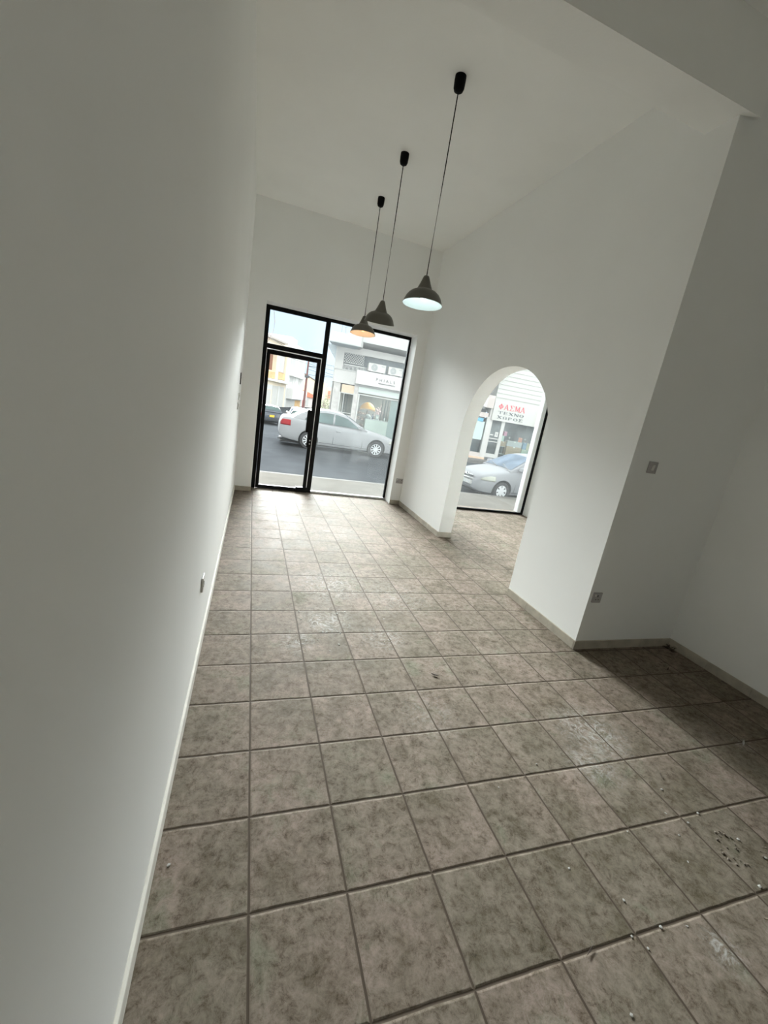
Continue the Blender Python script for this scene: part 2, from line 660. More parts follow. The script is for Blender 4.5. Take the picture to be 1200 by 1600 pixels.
# ------------------------------------------------------------------ entrance glazing
YF0, YF1 = 5.775, 5.825
win = bpy.data.objects.new('window_1', None)
COL.objects.link(win)
struct(win, 'black framed fixed glazing beside the glass door')
f = MB()
f.box(-0.02, 0.045, YF0, YF1, 0, 2.845)                    # left jamb
f.box(0.045, 0.905, YF0, YF1, 2.785, 2.845)                # head over door
f.box(0.045, 0.905, YF0, YF1, 2.232, 2.30)                 # transom bar
f.box(0.905, 0.978, YF0, YF1, 0.0, 2.845)                  # mullion
f.box(0.978, 2.355, YF0, YF1, 2.80, 2.845)                 # head right
f.box(2.322, 2.355, YF0, YF1, 0.03, 2.80)                  # right jamb
f.build('window_frame', BLACK, win, bevel=0.003)
MB().box(0.978, 2.355, YF0 - 0.01, YF1, 0.0, 0.035).build('window_sill', SILVER, win, bevel=0.003, label='grey metal bottom rail')
MB().box(0.045, 0.905, 5.797, 5.803, 2.30, 2.785).build('transom_pane', GLASS, win)
MB().box(0.978, 2.322, 5.797, 5.803, 0.035, 2.80).build('window_pane', GLASSD, win, label='large dusty pane')
g = MB()
g.box(0.11, 0.903, YF0 - 0.004, YF0 + 0.004, 2.218, 2.230)
g.box(0.893, 0.903, YF0 - 0.004, YF0 + 0.004, 0.06, 2.218)
g.build('gasket', GASKET, win, label='pale strip between door and frame')
door = bpy.data.objects.new('door_1', None)
COL.objects.link(door)
struct(door, 'black framed glass entrance door')
f = MB()
f.box(0.048, 0.100, YF0, YF1, 0.008, 2.215)
f.box(0.838, 0.892, YF0, YF1, 0.008, 2.215)
f.box(0.100, 0.838, YF0, YF1, 2.150, 2.215)
f.box(0.100, 0.838, YF0, YF1, 0.008, 0.062)
f.build('door_frame', BLACK, door, bevel=0.003)
MB().box(0.100, 0.838, 5.797, 5.803, 0.062, 2.150).build('door_pane', GLASS, door)
h = MB()
h.box(0.770, 0.862, YF0 - 0.045, YF0 - 0.005, 1.03, 1.40)
h.box(0.80, 0.85, YF0 - 0.006, YF0 + 0.001, 1.1, 1.3)
h.build('door_handle', BLACK, door, bevel=0.006)
h = MB()
h.box(0.812, 0.892, YF0 - 0.02, YF0, 0.78, 1.03)
h.build('lock_case', BLACK, door, bevel=0.004)
h = MB()
for z in (0.90, 0.845):
    h.lathe([(0.0, -0.012), (0.010, -0.012), (0.012, 0.0)], 12, (0.862, YF0 - 0.02, z), 'y')
h.build('lock_cylinder', SILVER, door, smooth=True, label='small silver lock cylinders')
MB().box(0.715, 0.905, YF0 - 0.03, YF1, 0.005, 0.085).build('pivot_box', BLACK, door, bevel=0.004)

# display window beyond the arch
win2 = bpy.data.objects.new('window_2', None)
COL.objects.link(win2)
struct(win2, 'black framed display window beyond the arch')
f = MB()
f.box(2.95, 3.0, 5.56, 5.60, 0, 2.845)
f.box(5.215, 5.27, 5.56, 5.60, 0, 2.845)
f.box(3.0, 5.215, 5.56, 5.60, 0, 0.04)
f.box(3.0, 5.215, 5.56, 5.60, 2.80, 2.845)
f.build('window_frame', BLACK, win2, bevel=0.003)
f = MB()
f.box(5.135, 5.214, 5.565, 5.595, 0.041, 2.80)
f.build('sliding_track', mat('white_aluminium', (0.75, 0.77, 0.76), 0.4), win2, bevel=0.003, label='white inner upright')
MB().box(3.0, 5.135, 5.577, 5.583, 0.04, 2.80).build('window_pane', GLASSD, win2)

# ------------------------------------------------------------------ switches and sockets
def plate(name, label, cat, x, y, z, facing, w_=0.088, h_=0.088, m=PLATEM, kind='socket', group=None):
    rz = {'-y': 0.0, '+x': PI / 2, '-x': -PI / 2}[facing]
    t = thing(name, label, cat, (x, y, z), rz, group)
    MB().box(-w_ / 2, w_ / 2, -0.011, 0.0, -h_ / 2, h_ / 2).build('cover_plate', m, t, bevel=0.004)
    if kind == 'socket':
        for k in ([-0.036, 0.036] if w_ > 0.12 else [0.0]):
            for q in ((k - 0.004, k + 0.004, 0.008, 0.024), (k - 0.018, k - 0.008, -0.018, -0.012), (k + 0.008, k + 0.018, -0.018, -0.012)):
                MB().box(q[0], q[1], -0.0125, -0.011, q[2], q[3]).build('socket_slot', DARKHOLE, t)
        MB().box(-w_ / 2 + 0.012, -w_ / 2 + 0.026, -0.016, -0.011, 0.012, 0.030).build('rocker', PLATEW, t, bevel=0.001)
    elif kind == 'switch':
        MB().prism([(-0.011, -0.022), (-0.011, 0.022), (-0.019, 0.020), (-0.013, -0.022)], 'x', -0.012, 0.012).build('rocker', PLATEW, t, bevel=0.001)
    return t


plate('wall_switch', 'square grey light switch at chest height on the dim alcove wall', 'switch', 2.75, 1.03, 1.545, '-y', kind='switch')
plate('wall_socket', 'square grey socket low on the dim alcove wall beside the pier', 'socket', 2.615, 1.03, 0.468, '-y')
plate('wall_socket', 'double grey socket low beside the entrance window', 'socket', 2.475, 5.49, 0.43, '-y', w_=0.125)
plate('wall_socket', 'flat socket low on the long white wall near the camera', 'socket', -0.311, 1.08, 0.50, '+x', m=PLATEW)
plate('fuse_box', 'small dark cover on the long wall nearest the entrance', 'switch', -0.281, 4.72, 1.70, '+x', w_=0.09, h_=0.15, m=BLKP, kind='switch')
plate('wall_switch', 'pale switch on the long wall under the dark cover', 'switch', -0.283, 4.52, 1.475, '+x', kind='switch', m=PLATEW)
plate('wall_switch', 'second pale switch on the long wall, lowest of the row', 'switch', -0.283, 4.42, 1.36, '+x', kind='switch', m=PLATEW)

# ------------------------------------------------------------------ pendant lamps
SHADE_O = mat('grey_green_enamel', (0.105, 0.10, 0.080), 0.35, noise=0.05, nscale=20)
SHADE_I = mat('white_enamel_inside', (0.80, 0.84, 0.82), 0.35)
BULB_C = mat('cool_bulb', (0.9, 0.95, 1.0), 0.3, emit=(0.8, 0.97, 1.0), estr=1.6)
BULB_W = mat('warm_bulb', (1.0, 0.7, 0.4), 0.3, emit=(1.0, 0.5, 0.16), estr=0.5)
BULB_O = mat('unlit_bulb', (0.75, 0.75, 0.72), 0.2)


def pendant(label, x, y, bulb, light=None, tilt=(0, 0)):
    t = thing('pendant_lamp', label, 'lamp', (x, y, H), 0, None)
    MB().lathe([(0.0, -0.105), (0.018, -0.104), (0.034, -0.094), (0.041, -0.075), (0.043, -0.03), (0.042, 0.0)], 24).build('ceiling_rose', BLKP, t, smooth=True)
    MB().tube([(0, 0, -0.10), (0.001, 0, -0.6), (0, 0, -1.37)], 0.0045, 8).build('cord', BLKP, t, smooth=True)
    sh = MB()
    po = [(0.012, 0.0), (0.022, -0.006), (0.030, -0.025), (0.044, -0.062), (0.060, -0.098), (0.068, -0.112), (0.080, -0.117), (0.104, -0.127), (0.128, -0.146), (0.147, -0.172), (0.160, -0.203), (0.168, -0.222), (0.1695, -0.224)]
    pi_ = [(0.1665, -0.224), (0.158, -0.205), (0.144, -0.175), (0.125, -0.150), (0.102, -0.131), (0.078, -0.121), (0.064, -0.115), (0.056, -0.100), (0.040, -0.064), (0.026, -0.027), (0.0, -0.012)]
    s = MB().lathe(po, 40).build('lamp_shade', SHADE_O, t, smooth=True)
    s.location = (0, 0, -1.365)
    s.rotation_euler = (tilt[0], tilt[1], 0)
    # open the bottom cap of the outside shell
    bm = bmesh.new()
    bm.from_mesh(s.data)
    bmesh.ops.delete(bm, geom=[q for q in bm.faces if len(q.verts) > 4 and q.calc_center_median().z < -0.2], context='FACES')
    bm.to_mesh(s.data)
    bm.free()
    ii = MB().lathe(pi_, 40)
    ii.f = [q for q in ii.f if len(q) == 4]
    k = ii.build('shade_lining', SHADE_I, s, smooth=True, label='pale inner side of the shade')
    MB().lathe([(0.0, -0.03), (0.017, -0.03), (0.020, -0.05), (0.020, -0.09), (0.0, -0.095)], 16).build('bulb_holder', BLKP, s, smooth=True)
    MB().lathe([(0.0, -0.090), (0.013, -0.092), (0.015, -0.105), (0.026, -0.125), (0.030, -0.150), (0.024, -0.175), (0.012, -0.187), (0.0, -0.190)], 20).build('bulb', bulb, s, smooth=True)
    if light:
        lamp_light('pendant_light', (x, y, H - 1.365 - 0.21), light[0], light[1], 0.03)
    return t


pendant('grey enamel pendant lamp nearest the camera, lit with a cool white bulb', 1.17, 2.27, BULB_C, (0.018, (0.55, 0.88, 1.0)), (math.radians(-3), 0))
pendant('unlit middle pendant lamp of grey enamel, tipped so only its outside shows', 1.14, 3.43, BULB_O, None, (math.radians(14), math.radians(-2)))
pendant('grey enamel pendant lamp nearest the entrance, glowing orange inside', 1.20, 4.46, BULB_W, (0.055, (1.0, 0.38, 0.08)), (math.radians(-5), 0))

# ------------------------------------------------------------------ debris on the tiles
CHIP = mat('plaster_chip', (0.42, 0.41, 0.38), 0.8, noise=0.1)
LEAF = mat('dry_leaf', (0.055, 0.035, 0.022), 0.7, noise=0.3)
DEBR = mat('brown_debris', (0.20, 0.165, 0.13), 0.9, noise=0.4, nscale=60)


def chip_mesh(seed, flat=0.4):
    rnd = random.Random(seed)
    bm = bmesh.new()
    bmesh.ops.create_icosphere(bm, subdivisions=1, radius=1.0)
    for v in bm.verts:
        v.co *= rnd.uniform(0.6, 1.15)
        v.co.z *= flat
    lo = min(v.co.z for v in bm.verts)
    for v in bm.verts:
        v.co.z -= lo
    me = bpy.data.meshes.new('plaster_chip')
    bm.to_mesh(me)
    bm.free()
    return me


chips = [chip_mesh(i, 0.35 + 0.1 * (i % 3)) for i in range(5)]
for c in chips:
    c.materials.append(CHIP)


def chip(x, y, s, k, label, group, me=None, m=None):
    d = me or chips[k % 5]
    o = bpy.data.objects.new('plaster_chip', d)
    COL.objects.link(o)
    o.location = (x, y, 0.0)
    o.rotation_euler = (0, 0, random.uniform(0, 6.28))
    o.scale = (s * random.uniform(0.7, 1.4), s, s * 0.8)
    return tag(o, label, 'chip', group)


chip(-0.268, -0.13, 0.008, 0, 'white plaster chip alone on the tile nearest the long wall', None)
G1 = 'white plaster crumbs on the near tiles'
L1 = 'small white plaster crumb among those scattered over the near tiles'
for i, (x, y) in enumerate([(2.03, -0.19), (1.23, -0.42), (1.63, -0.34), (1.55, -0.68), (1.33, -0.70), (2.21, -0.56), (2.03, -0.64), (1.43, 0.05),
                            (1.14, -0.04), (1.12, -0.82), (1.99, 0.33), (1.88, -0.40), (1.99, -0.36), (1.92, -0.30), (1.30, -0.66), (1.44, -0.66), (2.17, -0.47), (2.25, -0.61),
                            (1.80, -0.50), (1.37, -0.56), (2.1, -0.33)]):
    chip(x, y, random.uniform(0.0045, 0.0085), i, L1, G1)
G2 = 'plaster flakes on the middle of the floor'
L2 = 'white plaster flake among those trodden over the middle of the floor'
for i in range(18):
    chip(0.32 + 0.75 * random.random(), 1.1 + 0.6 * random.random(), random.uniform(0.004, 0.009), i, L2, G2)
G3 = 'brown crumbs heaped on the near tiles'
L3 = 'brown crumb in the dirty heap on the near tiles by the alcove'
db = [chip_mesh(30 + i, 0.5) for i in range(4)]
for c in db:
    c.materials.append(DEBR)
for i in range(34):
    a, r = random.uniform(0, 6.28), random.random() ** 0.7
    o = bpy.data.objects.new('dirt_crumb', db[i % 4])
    COL.objects.link(o)
    cx, cy = ((2.09, -0.46), (2.06, -0.52), (2.24, -0.56))[i % 3]
    o.location = (cx + 0.05 * r * math.cos(a), cy + 0.05 * r * math.sin(a), 0)
    s_ = random.uniform(0.0025, 0.007)
    o.scale = (s_ * 1.3, s_, s_)
    tag(o, L3, 'crumb', G3)


def leaf(name, label, cat, x, y, rz, length, width, curl, m):
    rows = []
    for i in range(9):
        t = i / 8
        wd = width * math.sin(PI * (0.06 + 0.9 * t))
        a = curl * (t - 0.5)
        px, pz = (length * (t - 0.5), 0.0) if abs(curl) < 1e-3 else (length / curl * math.sin(a), length / curl * (1 - math.cos(a)))
        rows.append([(px, -wd / 2, pz + 0.004 + 0.15 * wd), (px, 0, pz + 0.003), (px, wd / 2, pz + 0.004 + 0.15 * wd)])
    o = MB().grid(rows).build(name, m, smooth=True, loc=(x, y, 0), rot=(0, 0, rz))
    so = o.modifiers.new('thick', 'SOLIDIFY')
    so.thickness = 0.0012
    return tag(o, label, cat)


leaf('dry_leaf', 'narrow dark brown leaf lying alone in the middle of the floor', 'leaf', 1.17, 0.79, -0.6, 0.055, 0.016, 0.8, LEAF)
leaf('dry_leaf', 'curled dark leaf on the alcove floor near the corner', 'leaf', 3.20, 0.70, 0.5, 0.06, 0.012, 2.4, LEAF)
leaf('dry_leaf', 'tiny dark leaf beside the curled leaf in the alcove', 'leaf', 3.24, 0.79, 2.0, 0.03, 0.010, 1.0, LEAF)
leaf('wood_splinter', 'dark splinter lying on a joint of the tiles nearest the camera', 'splinter', 1.11, -0.66, 0.4, 0.045, 0.005, 0.3, LEAF)
leaf('dry_leaf', 'pale curled leaf on the near tiles under the alcove edge', 'leaf', 1.915, -0.74, -0.4, 0.05, 0.014, 1.2, mat('pale_leaf', (0.32, 0.27, 0.2), 0.8))
leaf('paper_scrap', 'small white paper scrap on the alcove floor', 'scrap', 2.96, -0.01, 0.5, 0.07, 0.012, 0.5, CHIP)
leaf('wood_splinter', 'tiny dark splinter on the tiles between leaf and alcove', 'splinter', 2.11, -0.12, 0.9, 0.035, 0.006, 0.5, LEAF)
# fluff in the corner
fl = MB()
rn = random.Random(4)
for i in range(14):
    p = Vector((rn.uniform(-0.03, 0.03), rn.uniform(-0.03, 0.02), 0.006 + rn.uniform(0, 0.015)))
    pts = [p]
    for k in range(4):
        p = p + Vector((rn.uniform(-0.02, 0.02), rn.uniform(-0.02, 0.02), rn.uniform(-0.006, 0.010)))
        p.z = max(0.003, p.z)
        pts.append(p)
    fl.tube(pts, 0.0025, 5)
tag(fl.build('dust_clump', LEAF, loc=(3.565, 0.965, 0)), 'dark clump of dust and dead leaf in the alcove corner', 'clump')

# ================================================================== OUTSIDE
ASPH = mat('asphalt', (0.054, 0.058, 0.063), 1.0, noise=0.12, nscale=1.1, spec=0.0)
PAVE = mat('pale_concrete_paving', (0.128, 0.120, 0.108), 1.0, noise=0.08, nscale=2.5, spec=0.0)
PAVE2 = mat('grey_paving', (0.10, 0.094, 0.088), 0.85, noise=0.10, nscale=2.5)
KERB = mat('kerb_stone', (0.09, 0.084, 0.075), 1.0, noise=0.15, nscale=6)


def road_z(y):
    if y < 16:
        return -0.30
    if y < 31:
        return -0.30 - 0.70 * (y - 16) / 15
    if y < 45:
        return -1.0 - 0.15 * (y - 31) / 14
    return -1.15


rows = []
for y in [5.9, 8, 16, 18, 20, 22, 25, 28, 31, 36, 45, 70, 140]:
    rows.append([(x, y, road_z(y)) for x in (-60, -20, 0, 10, 30, 100)])
struct(MB().grid(rows).build('road', ASPH), 'grey asphalt street sloping down into the side street')
# near pavement, sloping from the threshold to the kerb
struct(MB().prism([(5.87, -0.015), (7.72, -0.10), (7.72, -0.5), (5.87, -0.5)], 'x', -20, 30).build('sidewalk', PAVE), 'pale concrete pavement outside the shop')
struct(MB().box(-20, 30, 7.722, 7.86, -0.5, -0.10).build('kerb', KERB, bevel=0.01), 'kerb of the near pavement')

FA = math.radians(-5)
FO = Vector((11.0, 18.4, 0))


def fpt(s, off, z=0.0):
    return (FO.x + s * math.cos(FA) - off * math.sin(FA), FO.y + s * math.sin(FA) + off * math.cos(FA), z)


o = MB().box(-8.6, 30, -1.15, 0.2, -1.6, -0.20).build('sidewalk', PAVE2, loc=FO, rot=(0, 0, FA), bevel=0.01)
struct(o, 'grey pavement in front of the shops across the street')

WHT = mat('white_render', (0.42, 0.42, 0.405), 0.8, noise=0.04, nscale=1.2)
WHT2 = mat('offwhite_render', (0.50, 0.485, 0.465), 0.8, noise=0.06, nscale=1.5)
STONE = mat('grey_stone_cladding', (0.44, 0.42, 0.40), 0.75, noise=0.18, nscale=5)
PINKW = mat('pinkish_paint', (0.50, 0.44, 0.41), 0.75, noise=0.05)
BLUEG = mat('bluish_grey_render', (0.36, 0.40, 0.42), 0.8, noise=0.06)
SHUTG = mat('pale_green_shutter', (0.52, 0.58, 0.54), 0.6)
WFRAME = mat('white_frame', (0.46, 0.46, 0.44), 0.5)
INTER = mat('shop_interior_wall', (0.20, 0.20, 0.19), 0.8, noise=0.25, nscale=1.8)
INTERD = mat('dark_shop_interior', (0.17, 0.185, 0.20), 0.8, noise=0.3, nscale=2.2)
TAN = mat('tan_board', (0.55, 0.43, 0.31), 0.7, noise=0.08)
ORNG = mat('orange_shade', (0.62, 0.32, 0.085), 0.6, noise=0.08, emit=(1.0, 0.5, 0.12), estr=0.03)
CREAM = mat('cream_panel', (0.70, 0.70, 0.63), 0.5)
BROWNB = mat('brown_cardboard', (0.46, 0.34, 0.23), 0.8, noise=0.2, nscale=8)
DGREY = mat('dark_grey_metal', (0.10, 0.105, 0.11), 0.5)
MGREY = mat('mid_grey', (0.35, 0.35, 0.34), 0.6)
RED = mat('sign_red', (0.62, 0.09, 0.12), 0.5)
INK = mat('sign_ink', (0.10, 0.11, 0.12), 0.5)
FADED = mat('faded_grey_letters', (0.20, 0.195, 0.195), 0.5)

# ---------------- corner building with the PHIALS shop
A = thing('corner_shop_building', 'two storey corner building with a glazed shop and roof slab across the street', 'building', FO, FA)
b = MB()
b.prism([(-7.60, 0), (-7.2, 0), (-7.2, 0.3), (-7.52, 0.3)], 'z', 2.4, 4.1)          # upper corner pier
b.box(-7.2, 0.78, 0.02, 0.3, 3.80, 4.1)       # upper lintel
b.box(-6.0, 0.78, 6.0, 6.2, -1.5, 5.0)        # back
b.prism([(-7.6, 0.0), (-7.4, 0.3), (-5.9, 6.2), (-6.1, 6.2)], 'z', -1.5, 4.1)       # side wall
b.build('wall', WHT2, A)
MB().box(-7.56, -6.5, -0.04, 0.3, 2.39, 2.98).build('floor_band', WHT2, A, bevel=0.01)
MB().box(-7.62, 0.78, -0.07, 0.02, 2.98, 3.03).build('ledge', WHT, A)
b = MB()
b.box(-7.52, -7.19, 0.0, 0.25, -0.4, 2.39)
b.box(-7.19, -6.5, 0.0, 0.25, -0.4, 0.95)
b.build('stone_wall', STONE, A, label='mottled grey stone cladding')
MB().box(-6.52, -6.30, -0.02, 0.3, -0.4, 2.46).build('pillar', STONE, A)
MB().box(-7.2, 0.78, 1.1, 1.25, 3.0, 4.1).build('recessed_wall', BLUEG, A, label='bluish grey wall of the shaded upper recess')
MB().box(-7.2, 0.78, 0.3, 1.1, 2.93, 2.99).build('terrace_floor', WHT2, A)
b = MB()
b.prism([(-8.06, -1.2), (-6.66, -1.2), (-6.52, -0.9), (-6.52, 6.2), (-6.6, 6.2)], 'z', 4.0, 4.42)
b.build('roof_slab', WHT, A, bevel=0.01, label='white roof slab projecting over the corner')
MB().box(-6.60, 0.78, -1.0, 6.2, 4.24, 5.3).build('roof_parapet', WHT, A, bevel=0.01, label='tall white parapet')
b = MB()
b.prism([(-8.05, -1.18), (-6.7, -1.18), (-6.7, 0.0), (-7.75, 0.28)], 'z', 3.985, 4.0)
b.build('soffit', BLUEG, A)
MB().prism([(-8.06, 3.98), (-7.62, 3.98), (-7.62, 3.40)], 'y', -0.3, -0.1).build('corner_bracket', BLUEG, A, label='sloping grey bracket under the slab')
# lattice railing
b = MB()
for k in range(-4, 9):
    for d in (1, -1):
        xa, za, xb, zb_ = -7.17 + k * 0.115, 3.36 if d == 1 else 3.79, -7.17 + k * 0.115 + 0.40, 3.79 if d == 1 else 3.36
        t0, t1 = max(0.0, (-7.17 - xa) / 0.40), min(1.0, (-6.22 - xa) / 0.40)
        if t1 - t0 > 0.05:
            b.tube([(xa + (xb - xa) * t, 0.10, za + (zb_ - za) * t) for t in (t0, t1)], 0.011, 5)
b.tube([(-7.17, 0.10, 3.36), (-6.22, 0.10, 3.36)], 0.016, 5)
b.tube([(-7.17, 0.10, 3.79), (-6.22, 0.10, 3.79)], 0.016, 5)
b.build('lattice_screen', WFRAME, A)
b = MB()
b.box(-7.17, 0.6, 0.02, 0.06, 3.24, 3.28)
for k in range(22):
    b.box(-7.17 + k * 0.06, -7.15 + k * 0.06 + 0.005, 0.02, 0.05, 3.03, 3.24)
b.build('railing', WFRAME, A)
MB().box(-7.17, -6.2, 0.28, 0.33, 3.04, 3.8).build('dark_window', DGREY, A)
# sign box
sg = MB().box(-6.54, 0.3, -0.32, -0.02, 2.47, 3.10).build('shop_sign', mat('sign_white', (0.52, 0.50, 0.485), 0.5, noise=0.03, nscale=2), A, bevel=0.008)
MB().box(-6.5, 0.3, -0.12, 0.0, 2.38, 2.47).build('shutter_guide', MGREY, A)
b = MB()
for k in range(6):
    b.box(-6.30, 0.1, -0.05 - 0.012 * (k % 2), 0.02, 2.10 + k * 0.046, 2.10 + (k + 1) * 0.046)
b.build('rolled_shutter', SHUTG, A)
MB().box(-6.30, 0.1, -0.04, 0.02, 2.00, 2.045).build('window_bar', WFRAME, A)
MB().box(-6.29, -6.22, -0.05, 0.04, -0.3, 2.0).build('window_post', WFRAME, A)
MB().box(-6.22, -1.2, 0.0, 0.015, -0.15, 2.0).build('shop_window', GLASSS, A)
MB().box(-6.3, -1.2, -0.02, 0.1, -0.4, -0.05).build('plinth', STONE, A)
b = MB()
b.box(-7.12, -6.50, -0.03, 0.03, 1.94, 1.985)
b.box(-7.19, -7.14, -0.03, 0.03, 0.95, 1.985)
b.box(-7.12, -6.52, -0.03, 0.03, 1.03, 1.06)
b.box(-6.98, -6.95, -0.02, 0.03, 1.06, 1.95)
b.build('window_frame', WFRAME, A)
MB().box(-7.14, -6.52, 0.0, 0.01, 0.95, 1.95).build('side_window', GLASSS, A)
MB().box(-7.12, -6.50, -0.01, 0.03, 1.99, 2.35).build('panel_over_window', TAN, A, label='tan panel above the narrow window')
b = MB()
b.quad((-7.19, 3.2, -0.3), (-1.2, 3.2, -0.3), (-1.2, 3.2, 2.4), (-7.19, 3.2, 2.4))
b.quad((-7.19, 0.3, -0.2), (-1.2, 0.3, -0.2), (-1.2, 3.2, -0.2), (-7.19, 3.2, -0.2))
b.quad((-7.19, 0.02, 2.39), (-1.2, 0.02, 2.39), (-1.2, 3.2, 2.39), (-7.19, 3.2, 2.39))
b.quad((-7.18, 0.3, -0.3), (-7.18, 3.2, -0.3), (-7.18, 3.2, 2.4), (-7.18, 0.3, 2.4))
b.quad((-1.2, 0.0, -0.3), (-1.2, 3.2, -0.3), (-1.2, 3.2, 2.4), (-1.2, 0.0, 2.4))
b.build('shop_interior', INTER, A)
for i, x in enumerate((-4.95, -4.80, -4.66, -6.9, -6.75)):
    MB().box(x, x + 0.035 + 0.02 * (i % 2), 0.45, 0.5, 0.3, 1.95).build('curtain', DGREY, A)
MB().box(-4.55, -4.05, 0.3, 0.34, -0.1, 1.98).build('wall_panel', mat('grey_green_panel', (0.40, 0.44, 0.42), 0.6), A)
MB().tube([(-7.5, -0.3, 4.42), (-7.48, -0.3, 4.85)], 0.008, 5).build('antenna', DGREY, A)
MB().tube([(-7.30, -0.3, 4.42), (-7.32, -0.3, 4.93)], 0.008, 5).tube([(-7.42, -0.3, 4.80), (-7.22, -0.3, 4.80)], 0.006, 5).build('antenna', DGREY, A)


def text_mesh(txt, size, m, parent, name, loc, spacing=1.0, width=1.0, depth=0.012):
    c = bpy.data.curves.new(name, 'FONT')
    c.body = txt
    c.size = size
    c.extrude = depth
    c.space_character = spacing
    o = bpy.data.objects.new(name, c)
    COL.objects.link(o)
    dg = bpy.context.evaluated_depsgraph_get()
    me = bpy.data.meshes.new_from_object(o.evaluated_get(dg))
    bpy.data.objects.remove(o)
    q = bpy.data.objects.new(name, me)
    COL.objects.link(q)
    me.materials.clear()
    me.materials.append(m)
    q.parent = parent
    q.location = loc
    q.rotation_euler = (PI / 2, 0, 0)
    q.scale = (width, 1, 1)
    return q


text_mesh('PHIALS', 0.20, FADED, sg, 'lettering', (-5.60, -0.335, 2.745), spacing=1.75, width=0.95)
text_mesh('PERFUMES & COSMETICS', 0.082, FADED, sg, 'lettering', (-5.46, -0.335, 2.625), spacing=1.0, width=0.92)


def ac_unit(label, s, z, w_, h_):
    t = thing('air_conditioner', label, 'air conditioner', fpt(s, -0.33, z), FA, None)
    MB().box(0, w_, -0.02, 0.28, 0, h_).build('casing', mat('ac_white', (0.48, 0.47, 0.44), 0.5), t, bevel=0.012)
    cx, cz, r = w_ * 0.34, h_ * 0.5, h_ * 0.42
    MB().lathe([(0.0, -0.028), (r * 0.94, -0.028), (r, -0.02)], 24, (cx, 0, cz), 'y').build('fan_opening', mat('ac_dark', (0.22, 0.25, 0.25), 0.6), t)
    g_ = MB()
    for rr in (0.3, 0.55, 0.8, 1.0):
        g_.lathe([(r * rr - 0.006, -0.034), (r * rr + 0.006, -0.034), (r * rr + 0.006, -0.028), (r * rr - 0.006, -0.028)], 24, (cx, 0, cz), 'y', close=True)
    for k in range(4):
        a = PI * k / 4
        g_.tube([(cx - r * math.cos(a), -0.032, cz - r * math.sin(a)), (cx + r * math.cos(a), -0.032, cz + r * math.sin(a))], 0.005, 5)
    g_.build('fan_grille', WFRAME, t)
    MB().box(w_ * 0.74, w_ * 0.92, -0.026, -0.02, h_ * 0.72, h_ * 0.86).build('badge', MGREY, t)
    MB().box(w_ * 0.1, w_ * 0.16, 0.0, 0.26, -0.035, 0).build('foot', DGREY, t)
    MB().box(w_ * 0.84, w_ * 0.9, 0.0, 0.26, -0.035, 0).build('foot', DGREY, t)
    return t


ac_unit('white outdoor air conditioner above the shop sign, the one nearer the street corner', -6.04, 3.135, 0.83, 0.37)
ac_unit('white outdoor air conditioner above the shop sign, the one farther from the corner', -5.07, 3.135, 0.68, 0.36)

# shop display
t = thing('shop_counter', 'pale cream display counter inside the shop window across the street', 'counter', fpt(-5.12, 0.32, -0.2), FA)
MB().box(-0.59, 0.59, 0, 0.45, 0.0, 1.10).build('counter_body', CREAM, t, bevel=0.01)
MB().box(-0.60, 0.60, -0.01, 0.46, 1.10, 1.125).build('counter_top', WFRAME, t, bevel=0.004)
t = thing('parasol_lamp', 'orange fringed lamp shade standing in the shop window across the street', 'lamp', fpt(-5.57, 0.95, -0.2), FA)
pf = [(0.0, 1.92), (0.12, 1.90), (0.25, 1.82), (0.35, 1.70), (0.385, 1.60)]
sh = MB().lathe(pf, 28).build('lamp_shade', ORNG, t, smooth=True)
fr_ = MB()
for k in range(36):
    a = 2 * PI * k / 36
    fr_.box(0.375 * math.cos(a) - 0.006, 0.375 * math.cos(a) + 0.006, 0.375 * math.sin(a) - 0.006, 0.375 * math.sin(a) + 0.006, 1.52, 1.61)
fr_.build('fringe', ORNG, sh)['kind'] = 'stuff'
MB().lathe([(0.12, 0.0), (0.12, 0.02), (0.015, 0.04), (0.012, 1.55), (0.0, 1.55)], 14).build('stand', DGREY, t, smooth=True)
box = thing('display_box', 'white upright box on the cream shop counter', 'box', fpt(-5.10, 0.42, 0.93), FA)
MB().box(-0.08, 0.08, 0, 0.10, 0, 0.26).build('carton', WFRAME, box, bevel=0.004)
MB().box(-0.05, 0.05, -0.003, 0, 0.08, 0.18).build('label_patch', CREAM, box)
o = MB().lathe([(0.0, 0), (0.05, 0), (0.055, 0.1), (0.05, 0.17), (0.02, 0.2), (0.02, 0.26), (0.0, 0.26)], 14).build('bottle', mat('dark_blue_glass', (0.05, 0.06, 0.10), 0.2), smooth=True, loc=fpt(-5.33, 0.5, 0.93))
tag(o, 'dark blue bottle beside the white box on the shop counter', 'bottle')
o = MB().lathe([(0.0, 0), (0.05, 0), (0.06, 0.08), (0.04, 0.14), (0.0, 0.15)], 14).build('jar', WFRAME, smooth=True, loc=fpt(-4.73, 0.5, 0.93))
tag(o, 'small round white jar alone at the far end of the shop counter', 'jar')
o = MB().lathe([(0.0, 0), (0.07, 0), (0.12, 0.06), (0.14, 0.13), (0.10, 0.20), (0.0, 0.22)], 14).build('bowl', WFRAME, smooth=True, loc=fpt(-5.57, 0.5, 0.93))
tag(o, 'white lidded bowl under the orange shade on the shop counter', 'bowl')
o = MB().lathe([(0.0, 0), (0.045, 0), (0.05, 0.09), (0.0, 0.12)], 14).build('jar', WFRAME, smooth=True, loc=fpt(-5.42, 0.45, 0.93))
tag(o, 'white jar between the lidded bowl and the dark bottle', 'jar')
fv = thing('flower_arrangement', 'pink and white flowers in a vase behind the shop counter', 'flowers', fpt(-4.92, 1.05, -0.2), FA)
